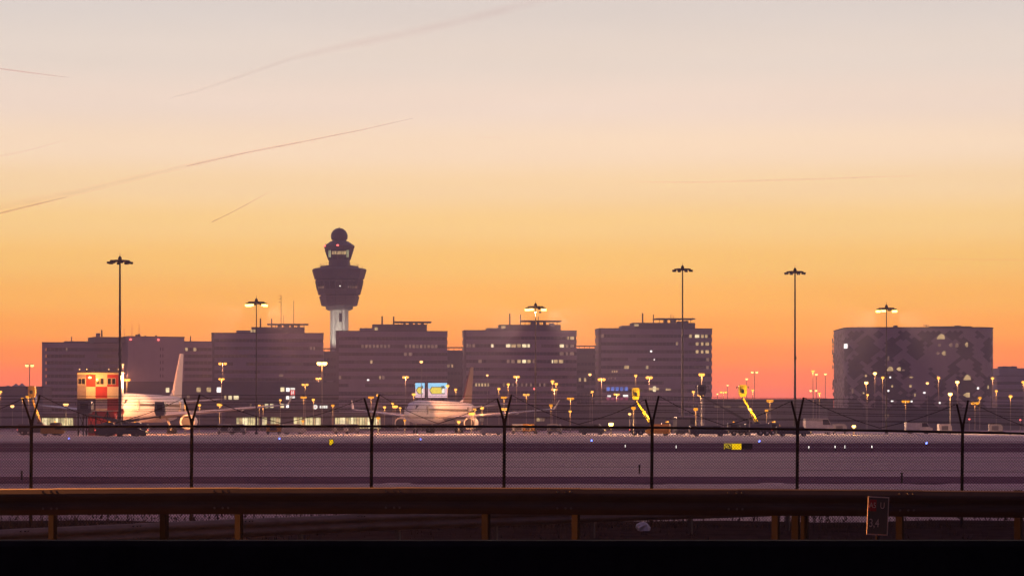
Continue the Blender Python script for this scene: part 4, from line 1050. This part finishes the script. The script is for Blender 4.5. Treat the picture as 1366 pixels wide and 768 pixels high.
van('white van between the airliners', 392, 520, 5, 2.2, 'vwhite', .3); van('dark van right of the middle airliner wing', 790, 500, 5.4, 2.2, 'vgrey', -.2)
van('small pale van at the foot of the fourth fence post', 655, 470, 4.6, 2.0, 'vwhite', PI)
van('pale tug truck at right before the hotel shed', 1225, 540, 6, 2.6, 'vwhite', .1); van('orange van at far left below the orange boom', 70, 450, 4.4, 2.0, 'amberveh', .2)
van('grey tall truck right of the dark boom truck', 915, 490, 5.0, 3.6, 'vgrey', .4, name='service_truck')

def dolly(label, px, D, paint, rz=0, h=1.6):
    t = thing('cargo_dolly', label, 'cargo dolly', (X(px,D), D, GZ+.06), rz, 'cargo dollies on the stands')
    MB().box(-1.6,1.6,-.75,.75,.45,.6).bar((1.6,0,.5),(2.5,0,.35),.05,5).build('frame', M['steel'], t)
    MB().prism([(-1.5,.603),(1.5,.603),(1.5,.6+h*.65),(1.1,.6+h),(-1.5,.6+h)], -.72,.72).build('container', M[paint], t)
    MB().box(-.9,.6,-.745,-.722,.8,.5+h*.8).build('container_door', M['vgrey'], t)
    for x in (-1.2,1.2):
        for y in (-.6,.6): wheel(t, x, y, .24, .16)
for px, D, pt, rz, lab in ((300,505,'vwhite',.1,'white cargo dolly under the left aircraft wing'),(318,508,'galv_box',-.1,'grey cargo dolly right of the white one under the left wing'),(365,515,'amberveh',.2,'orange cargo dolly below the left wing tip'),
    (455,520,'vwhite',0,'white cargo dolly in front of the yellow lit hall, left'),(470,524,'galv_box',.15,'grey cargo dolly in front of the yellow lit hall, right'),(692,560,'vwhite',.1,'white cargo dolly under the right wing of the middle aircraft'),(706,556,'amberveh',0,'orange cargo dolly beside the white one under the right wing'),
    (740,520,'galv_box',-.2,'grey cargo dolly below the red foot lamp of the middle mast'),(1032,530,'amberveh',.1,'orange cargo dolly right of the yellow boom in the open'),(1120,540,'galv_box',0,'grey cargo dolly right of the white service truck'),(1260,545,'vwhite',.15,'white cargo dolly left of the rightmost fence post'),(1328,540,'galv_box',-.1,'grey cargo dolly near the right edge')):
    dolly(lab, px, D, pt, rz)
# ------------------------------------------------------------------ high masts
def flood(parent, loc, aim, power, col, ang=60, r=.5):
    l = bpy.data.lights.new('lamp_light', 'SPOT'); l.energy = power; l.color = col; l.spot_size = R(ang); l.spot_blend = .8; l.shadow_soft_size = r
    o = bpy.data.objects.new('lamp_light', l); COL.objects.link(o); o.parent = parent; o.location = loc
    o.rotation_euler = (Vector(aim)-Vector(parent.location)-Vector(loc)).to_track_quat('-Z','Y').to_euler(); return o
mast_ring = MB().lathe([(1.7,-.12),(1.8,-.12),(1.8,.12),(1.7,.12)],20)
for q in range(4):
    a = q*PI/4; mast_ring.bar((-1.7*math.cos(a),-1.7*math.sin(a),0),(1.7*math.cos(a),1.7*math.sin(a),0),.07,5)
me_ring = None
def highmast(label, px, ytop, D, lit=False, r=.32, power=0):
    global me_ring
    t = thing('high_mast', label, 'light mast', (X(px,D), D, GZ+.05), 0, 'tall floodlight masts on the apron'); H = Z(ytop,D)-GZ
    MB().bar((0,0,0),(0,0,H+.5),r,10,r*.5).build('pole', M['mast'], t)
    MB().lathe([(r*1.9,0),(r*1.9,.4),(r*1.3,.5)],10).build('base', M['mast'], t)
    o = MB(); o.v = list(mast_ring.v); o.f = list(mast_ring.f); rg = o.build('lamp_ring', M['mast'], t); rg.location = (0,0,H)
    MB().lathe([(.35,-.3),(.35,.5),(.12,.9)],10).build('head', M['mast'], t).location = (0,0,H)
    MB().bar((0,0,H+.8),(0,0,H+1.5),.04,4).build('lightning_rod', M['mast'], t)
    for q in range(8):
        a = 2*PI*q/8+.3; f_ = MB().cbox((0,0,-.28),(.75,.5,.34)).build('luminaire', M['mast'], t)
        f_.location = (1.95*math.cos(a), 1.95*math.sin(a), H-.02); f_.rotation_euler = (R(0), 0, a)
        on = lit and q in (0,3,4,5,7)
        if on: MB().cbox((0.05,0,-.66),(.85,.75,.42)).build('lamp', E['mast_lamp'], f_)
        else: MB().cbox((0.05,0,-.47),(.6,.4,.05)).build('lamp', M['vglass'], f_)
    MB().cbox((0,-r,H*.47),(.5,.4,.6)).build('junction_box', M['mast'], t)
    if power: point(t, (0,-3,H-2), power, (1,.56,.22), .6)
    return t
highmast('unlit high mast left of the control tower, in front of the checkered cabin edge', 160, 348.5, 430, r=.30)
HM1 = highmast('lit high mast above the first stepped office, left of its aerials', 342, 403.5, 520, True, .19)
HM2 = highmast('lit high mast in front of the third stepped office', 714.5, 409.5, 540, True, .2)
highmast('unlit high mast in front of the fourth stepped office', 910.5, 359.5, 520, r=.27)
highmast('unlit high mast standing in the open sky left of the hotel', 1060.5, 363, 505, r=.30)
HM3 = highmast('lit high mast in front of the patterned hotel', 1182.5, 411.5, 545, True, .2)

def down(parent, h, pw, col=(1,.70,.48), ang=135):
    l = bpy.data.lights.new('lamp_light', 'SPOT'); l.energy = pw; l.color = col; l.spot_size = R(ang); l.spot_blend = .8; l.shadow_soft_size = .5
    o = bpy.data.objects.new('lamp_light', l); COL.objects.link(o); o.parent = parent; o.location = (0,-2.6,h)
for hm, px, D_, z_, pw, an in ((HM2,600,585,3,260000,42),):
    flood(hm, (0,-.8,Z(407,530)-GZ-1), (X(px,D_), D_, GZ+z_), pw, (1,.34,.12), an)
for hm, c in ((HM1,(1,.46,.22)),(HM2,(1,.60,.34)),(HM3,(1,.58,.30))):
    b_ = Vector(hm.location)
    for sx_, dx, dy, pw in ((1,26,-6,260000),(-1,-26,-6,260000),(1,44,-62,800000),(-1,-44,-62,800000),(1,70,20,700000),(-1,-70,10,500000)):
        if hm in (HM1, HM2) and dx == -70: continue
        flood(hm, (2.0*sx_, -.6, Z(407,530)-GZ-1), (b_.x+dx, b_.y+dy, GZ), pw*.34, c, 62)
# ------------------------------------------------------------------ street lamps
me_bowl = {}
def bowl(kind, r):
    key = (kind, r)
    if key not in me_bowl:
        o = MB().lathe([(r*.3,-.95*r),(r*.75,-.7*r),(r,-.2*r),(r*.95,.15*r),(r*.7,.35*r)],10).build('bowl', E[kind]); me_bowl[key] = o.data; bpy.data.objects.remove(o)
    return me_bowl[key]
hood_o = MB().lathe([(.72,.36),(.7,.5),(.4,.7),(.15,.78)],10).build('hood', M['mast']); me_hood = hood_o.data; bpy.data.objects.remove(hood_o)
M['lamp_pole'] = pm('galvanised_lamp_pole', (.34,.31,.28), .7)
pole_o = MB().bar((0,0,0),(0,0,1),1,8,.7).build('pole', M['lamp_pole']); me_pole = pole_o.data; bpy.data.objects.remove(pole_o)
arm_o = MB().bar((0,0,0),(1,0,.12),.06,6).build('arm', M['mast']); me_arm = arm_o.data; bpy.data.objects.remove(arm_o)
A_, LO, ST, WM, RD = 'amber','amber_low','amber_star','warm','red'
def lamp(px, py, D, label, kind='amber', twin=0, r=.42, pr=.12, power=0, name='street_lamp', pcol=(1,.55,.2)):
    r *= (1.2 if kind == ST else 1.05)*max(1, D/740)
    t = thing(name, label, 'street lamp', (X(px,D), D, GZ), 0, 'sodium street lamps across the airport'); H = Z(py,D)-GZ
    place('pole', me_pole, t, (0,0,0), 0, (pr,pr,H+.15))
    offs = [-twin/2, twin/2] if twin else [0]
    for q in offs:
        dx = q*D/F
        if dx:
            place('arm', me_arm, t, (0,0,H+.1), 0 if dx > 0 else PI, (abs(dx),1,1))
        la_ = place('lantern', me_hood, t, (dx,-.1,H), 0, (r,r,r)); place('bowl', bowl(kind, 1.0), la_)
    if power and D > 900: point(t, (0,-1.5,H-.2), power*.14, (1,.42,.2), .5)
    elif power and H < 12: down(t, H-.7, power*.3, pcol, 140)
    if kind not in (RD, WM): point(t, (0,-.9,H-.5), 420*(H/8)**.9, (1,.40,.10), .3)
LAMPS = [
 (39.5,487,545,'twin lamp high above the orange boom truck at far left',WM,7,.4,260000),(1,522,760,'lamp cut by the left edge of the picture',A_,0,.45,0),(30,531,800,'lamp left of the orange boom truck',LO,0,.45,0),(16.5,541,640,'lamp low at far left under the tent peaks',WM,0,.5,0),(38,528.5,700,'yellow flat lamp touching the orange boom truck',LO,3,.5,0),
 (164,486,1050,'lamp on a bent arm right of the left high mast',WM,0,.36,30000),(169,506,600,'twin lamp right of the checkered cabin',A_,5.5,.42,30000),(88,539,600,'lamp left of the checkered cabin stair',WM,3,.4,6000),
 (297,484.5,1085,'twin lamp standing taller right of the left aircraft fin',A_,7,.5,40000),(295.5,505,730,'twin lamp just below the taller one right of the left fin',A_,4.5,.4,0),
 (247,539.5,590,'low lamp just right of the left aircraft tail',A_,0,.4,8000),(266,539.5,600,'low lamp above the second fence post',A_,0,.4,0),(293,539,610,'low bright lamp above the left aircraft wing',A_,3,.42,6000),
 (346,540,690,'left of three low lamps under the aircraft wing tip',A_,0,.36,0),(351,541,700,'middle of three low lamps under the aircraft wing tip',LO,0,.36,0),(374,533,760,'lamp behind the tip of the left aircraft wing',A_,0,.36,0),
 (407,512.5,760,'twin lamp right of the red H sign',A_,5.5,.42,0),(405,529.5,740,'flat yellow lamp under the twin lamp by the red H sign',LO,4,.5,0),(418,532.5,720,'lamp with a bright star above the white sign',A_,0,.45,0),(425,504.5,1090,'twin lamp left of the brightest lamp by the tower',A_,4.5,.42,40000),
 (429.5,484,560,'brightest twin lamp standing at the foot of the control tower',ST,7,.5,240000),(444,540,650,'amber lamp right of the white sign',LO,0,.45,0),(404,561,600,'small yellow lamp low before the long hall',LO,0,.36,0),
 (504,526.5,640,'lamp right above the third fence post arm',A_,0,.42,0),(495,529.5,650,'flat yellow lamp left of the third fence post arm',LO,4,.4,0),(513,542.5,700,'lamp right of the third fence post',A_,0,.42,0),(524,537.5,720,'upper lamp of a close cluster left of the middle aircraft nose',A_,0,.42,0),(527,541.5,690,'brightest lamp of the cluster left of the middle aircraft nose',A_,3,.5,1500),(534,543.5,710,'right lamp of the cluster left of the middle aircraft nose',A_,0,.36,0),
 (541,502.5,1090,'twin lamp in front of the second stepped office',A_,4.5,.46,45000),(562,482,740,'lamp on a tall bent arm above the billboards',WM,0,.5,0),(552,525.5,640,'bright lamp at the left edge of the narrow billboard',A_,0,.5,0),(555.5,538,560,'small lamp on top of the middle aircraft nose',LO,0,.36,0),(597,514,720,'bright lamp at the right corner of the wide billboard',A_,0,.5,0),(608,519,760,'lamp right of the wide billboard',A_,0,.4,0),
 (540,560,545,'small yellow lamp at the middle aircraft nose wheel',LO,0,  .32,0),(612,562,540,'lamp beside the right engine of the middle aircraft',A_,0,.4,0),(504.5,556.5,560,'yellow lamp right beside the third fence post base',LO,0,.45,6000),
 (650,500,820,'reddish single lamp in front of the third stepped office',WM,0,.36,0),(689,502,1090,'twin lamp below the lit windows of the third stepped office',A_,4.5,.46,45000),(678,512,760,'twin lamp left below the middle lit high mast',A_,0,.46,0),(665.5,518,770,'lamp right of the reddish fin',A_,0,.46,0),(702,526,740,'low twin lamp left of the middle lit high mast',A_,5,.42,0),
 (713,518,690,'red lamp on the foot line of the middle lit high mast',RD,0,.3,0),(737,508,760,'upper left lamp of a cluster right of the middle lit mast',A_,0,.55,0),(742,511.5,740,'right lamp of a cluster right of the middle lit mast',A_,0,.5,0),(739.5,519,1095,'lower twin lamp of the cluster right of the middle lit mast',A_,4.5,.42,35000),
 (787,499,800,'pale lamp between third and fourth stepped offices',WM,0,.46,0),(802.5,505.5,1090,'double bright lamp at the left edge of the fourth stepped office',A_,5.5,.58,35000),(790,522,780,'lamp left of the blue lit windows',A_,0,.42,0),(822.5,525.5,1095,'twin lamp in front of the magenta windows',A_,4.5,.4,25000),
 (629,551,540,'lower lamp of three over the right engine of the middle aircraft',A_,3,.45,1500),(633.5,545.5,560,'upper lamp of three over the right engine of the middle aircraft',A_,0,.38,0),(643,543.5,580,'separate bright lamp right of the reddish fin base',A_,0,.46,0),(673.5,545,600,'twin lamps at the fourth fence post arms',A_,5.5,.42,6000),(672,529.5,640,'flat yellow lamp left above the fourth fence post arms',LO,4,.4,0),(761,531,640,'flat yellow lamp at the tip of the right aircraft wing',LO,5,.45,0),
 (735,540,640,'amber lamp below the right aircraft wing',LO,0,.5,0),(760.5,548,600,'small star lamp below the right aircraft wing tip',A_,0,.36,0),(815,565,480,'large low bright lamp left of the yellow boom truck',ST,0,.42,3000),(707,567,500,'small amber lamp low under the right aircraft wing',LO,0,.34,1500),
 (848,500.5,760,'lamp right above the left yellow cabin',A_,0,.46,0),(866,503,1090,'double bright lamp right of the left yellow cabin',A_,4.5,.56,45000),(936,499,545,'bright lamp near the right edge of the fourth office',A_,3,.45,120000),(925,522,760,'lamp left below the bright lamp of the fourth office',A_,0,.46,0),(934.5,526.5,770,'pair of lamps beside the dark raised cabin',A_,5,.4,0),(928,545,445,'amber lamp below the dark raised boom cabin',LO,0,.42,7000),(845,543.5,445,'amber lamp left of the yellow boom',LO,0,.42,7000),(840,551.5,560,'small pale lamp left under the yellow boom',WM,0,.34,0),
 (996,505,900,'faint lamp just right of the right yellow cabin',WM,0,.4,0),(1006.5,496,900,'tall twin lamps in the open sky right of the yellow cabin',WM,6,.42,0),(1004,520,820,'lamp under the tall twin lamps in the open sky',A_,0,.42,0),(970.5,513.5,960,'thin faint lamp left of the right yellow cabin',WM,0,.3,0),(965,522.5,860,'cluster lamp in the open sky right of the fourth office',A_,6,.42,0),(957,525,870,'small lamp nearest the fourth office in the open sky',WM,0,.3,0),
 (1027,534,640,'flat amber lamp on the broad low building',LO,4.5,.5,0),(1022.5,547,620,'small amber lamp before the broad low building',LO,0,.46,0),(1000,545,440,'warm lamp beside the right yellow boom base',WM,0,.3,0),
 (1084.5,494.5,860,'tallest lamp in the open sky left of the hotel',A_,0,.5,0),(1089,499,880,'second lamp close right of the tallest open sky lamp',WM,0,.42,0),(1101,498.5,900,'thin lamp right against the hotel edge',WM,0,.4,0),(1085,520.5,820,'twin lamp lower on the open sky left of the hotel',WM,7,.4,0),(1093,524,820,'small lamp above the roof box left of the hotel',A_,0,.42,0),
 (1155.5,510,730,'star lamp with second lamp below before the hotel left side',ST,0,.46,0),(1157,526,760,'lower lamp before the hotel left side',A_,0,.4,0),(1167,497.5,945,'highest star lamp before the hotel, left of the lit mast',ST,0,.46,20000),(1177.5,503,760,'lamp between the star lamp and the lit mast at the hotel',A_,0,.48,0),(1208,534.5,660,'flat amber lamp before the hotel middle',LO,6,.5,0),
 (1237,510.5,780,'plain round lamp before the hotel middle',WM,0,.46,0),(1252,503.5,945,'upper lamp before the hotel right of middle',A_,0,.5,20000),(1267.5,525,545,'large star lamp before the hotel right half',ST,0,.4,0),(1277,509,950,'star lamp above the large one at the hotel right half',ST,0,.48,16000),(1300.5,537,640,'flat amber lamp at the rightmost fence post arm',LO,6,.5,0),(1307,530,700,'amber lamp above the rightmost fence post arm',LO,0,.5,0),
 (1324,504,950,'lamp at the right corner of the hotel',A_,0,.5,12000),(1329,521,780,'lower lamp at the right corner of the hotel',A_,0,.42,0),(1348,528,700,'lamp before the grey office at the right edge',A_,0,.52,0),(1365,509,740,'lamp cut by the right edge of the picture',A_,0,.52,0),
 (1139,568,480,'low bright orange lamp under the hotel left corner',ST,0,.32,3000),(1293,558.5,640,'red lamp just left of the rightmost fence post',RD,0,.22,0),(1361,559.5,640,'red lamp at the right edge near the fence rail',RD,0,.22,0)]
for px, py, D, lab, kd, tw, r_, pw in LAMPS: lamp(px, py, D, lab, kd, tw, r_, power=pw)
# road lamp at the left, outside the picture, whose light catches the guardrail
t = thing('road_lamp', 'sodium road lamp on the verge beyond the left edge of the picture', 'street lamp', (-17.5, 34.2, GZ))
MB().bar((0,0,-.3),(0,0,8.6),.09,10,.06).build('pole', M['mast'], t); MB().bar((0,0,8.5),(1.4,-.1,8.8),.04,6).build('arm', M['mast'], t)
lh = MB().bevbox(1.2,1.95,-.25,.1,8.75,8.95,.05).build('lantern', M['mast'], t); MB().box(1.3,1.85,-.2,.05,8.70,8.747).build('bowl', E['amber'], lh)
flood(t, (1.6,-.08,8.6), (-1.5,28,.5), 230000, (1,.32,.09), 36, .15)

# ------------------------------------------------------------------ contrails, at their height above the haze
def contrail_mat(name, col, a, emis=0):
    m = bpy.data.materials.new(name); m.use_nodes = True; t = m.node_tree; t.nodes.clear()
    o = t.nodes.new('ShaderNodeOutputMaterial'); mx = t.nodes.new('ShaderNodeMixShader'); tr = t.nodes.new('ShaderNodeBsdfTransparent'); df = t.nodes.new('ShaderNodeBsdfTranslucent')
    df.inputs[0].default_value = (*col, 1)
    tc = t.nodes.new('ShaderNodeTexCoord'); nz_ = t.nodes.new('ShaderNodeTexNoise'); nz_.inputs['Scale'].default_value = .0006; nz_.inputs['Detail'].default_value = 4
    t.links.new(tc.outputs['Object'], nz_.inputs[0]); mr = t.nodes.new('ShaderNodeMapRange'); t.links.new(nz_.outputs[0], mr.inputs[0])
    mr.inputs[1].default_value = .3; mr.inputs[2].default_value = .7; mr.inputs[3].default_value = a*.55; mr.inputs[4].default_value = a*1.25
    t.links.new(mr.outputs[0], mx.inputs[0]); t.links.new(tr.outputs[0], mx.inputs[1]); t.links.new(df.outputs[0], mx.inputs[2]); t.links.new(mx.outputs[0], o.inputs[0])
    return m
CM = {'thin': contrail_mat('contrail_thin', (1,.26,.12), .19), 'wide': contrail_mat('contrail_wide', (1,.40,.26), .009), 'faint': contrail_mat('contrail_faint', (.8,.4,.25), .04)}
def contrail(label, pts, mat, alt=9500, shells=1):
    t = None; P = []; Wd_ = []
    for px, py, wpx in pts:
        D = alt*F/(HY-py); P.append(Vector((X(px,D), D, CZ+alt))); Wd_.append(wpx*D/F/2)
    # resample
    Q, S_ = [], []
    for i in range(len(P)-1):
        for q in range(6):
            f = q/6; Q.append(P[i].lerp(P[i+1], f)); S_.append(Wd_[i]*(1-f)+Wd_[i+1]*f)
    Q.append(P[-1]); S_.append(Wd_[-1])
    mb = MB(); c0 = Q[0]
    for k_ in range(shells):
        mb.tube([q-c0 for q in Q], [s_*(k_+1)/shells for s_ in S_], 8)
    o = mb.build('contrail', CM[mat], None, True); o.location = c0
    tag(o, label, 'contrail', 'vapour trails across the sky'); o['kind'] = 'thing'
contrail('short dark thin vapour trail at the upper left edge', [(-60,84,1.6),(0,92,1.5),(70,101,1.3),(92,103.7,.3)], 'thin')
contrail('orange vapour trail at the left edge, lowest of the long pair', [(-60,299,3.2),(0,284.5,2.6),(60,270,2.0),(89,263,.6)], 'thin')
contrail('long vapour trail climbing from the left edge to a thin point above the tower', [(-60,296,16),(0,277,14),(100,257,11),(180,238,9),(250,221,7),(330,203,5),(400,190,3.4)], 'wide', shells=5)
contrail('thin leading end of the long vapour trail above the tower', [(250,221.5,1.4),(330,203.5,1.5),(400,190,1.5),(480,174,1.3),(551,158,.5)], 'thin')
contrail('short slanting vapour trail left of the tower', [(283,296,1.5),(310,283,1.2),(335,269.5,.8),(356,258,.2)], 'thin')
contrail('broad soft pink vapour trail rising to the top edge', [(225,131,1),(262,122,5),(330,99,6),(390,78,8),(450,64,13),(560,41,15),(640,22,15),(740,-5,18)], 'wide', shells=5)
contrail('faint straight vapour trail high in the right half of the sky', [(830,243,.6),(940,243,2),(1010,241,2.6),(1080,239,2.6),(1140,237,2),(1230,234,.6)], 'faint')
contrail('faint vapour trail low at the right edge of the sky', [(1175,345,.4),(1240,345.5,1.3),(1300,346,1.4),(1420,347,1.5)], 'faint', 8000)
contrail('very short faint vapour trail high in the middle', [(634,184,.4),(650,183.5,1.4),(664,184,1.3),(676,185,.3)], 'faint')
contrail('faint wisp of vapour trail at the left edge above the orange one', [(-40,215,4),(0,208,4),(40,200,3),(90,186,1.5)], 'wide', shells=3)

# ------------------------------------------------------------------ haze: one closed box of thin air
hz = MB().box(-1500,1500,-60,1650,-2.2,118).build('haze', None)
m = bpy.data.materials.new('haze'); m.use_nodes = True; t = m.node_tree; t.nodes.clear()
pv = t.nodes.new('ShaderNodeVolumePrincipled'); pv.inputs['Density'].default_value = 0.00025; pv.inputs['Color'].default_value = (.80,.72,1,1); pv.inputs['Anisotropy'].default_value = .35
oo = t.nodes.new('ShaderNodeOutputMaterial'); t.links.new(pv.outputs[0], oo.inputs['Volume'])
hz.data.materials.append(m); tag(hz, kind='stuff')
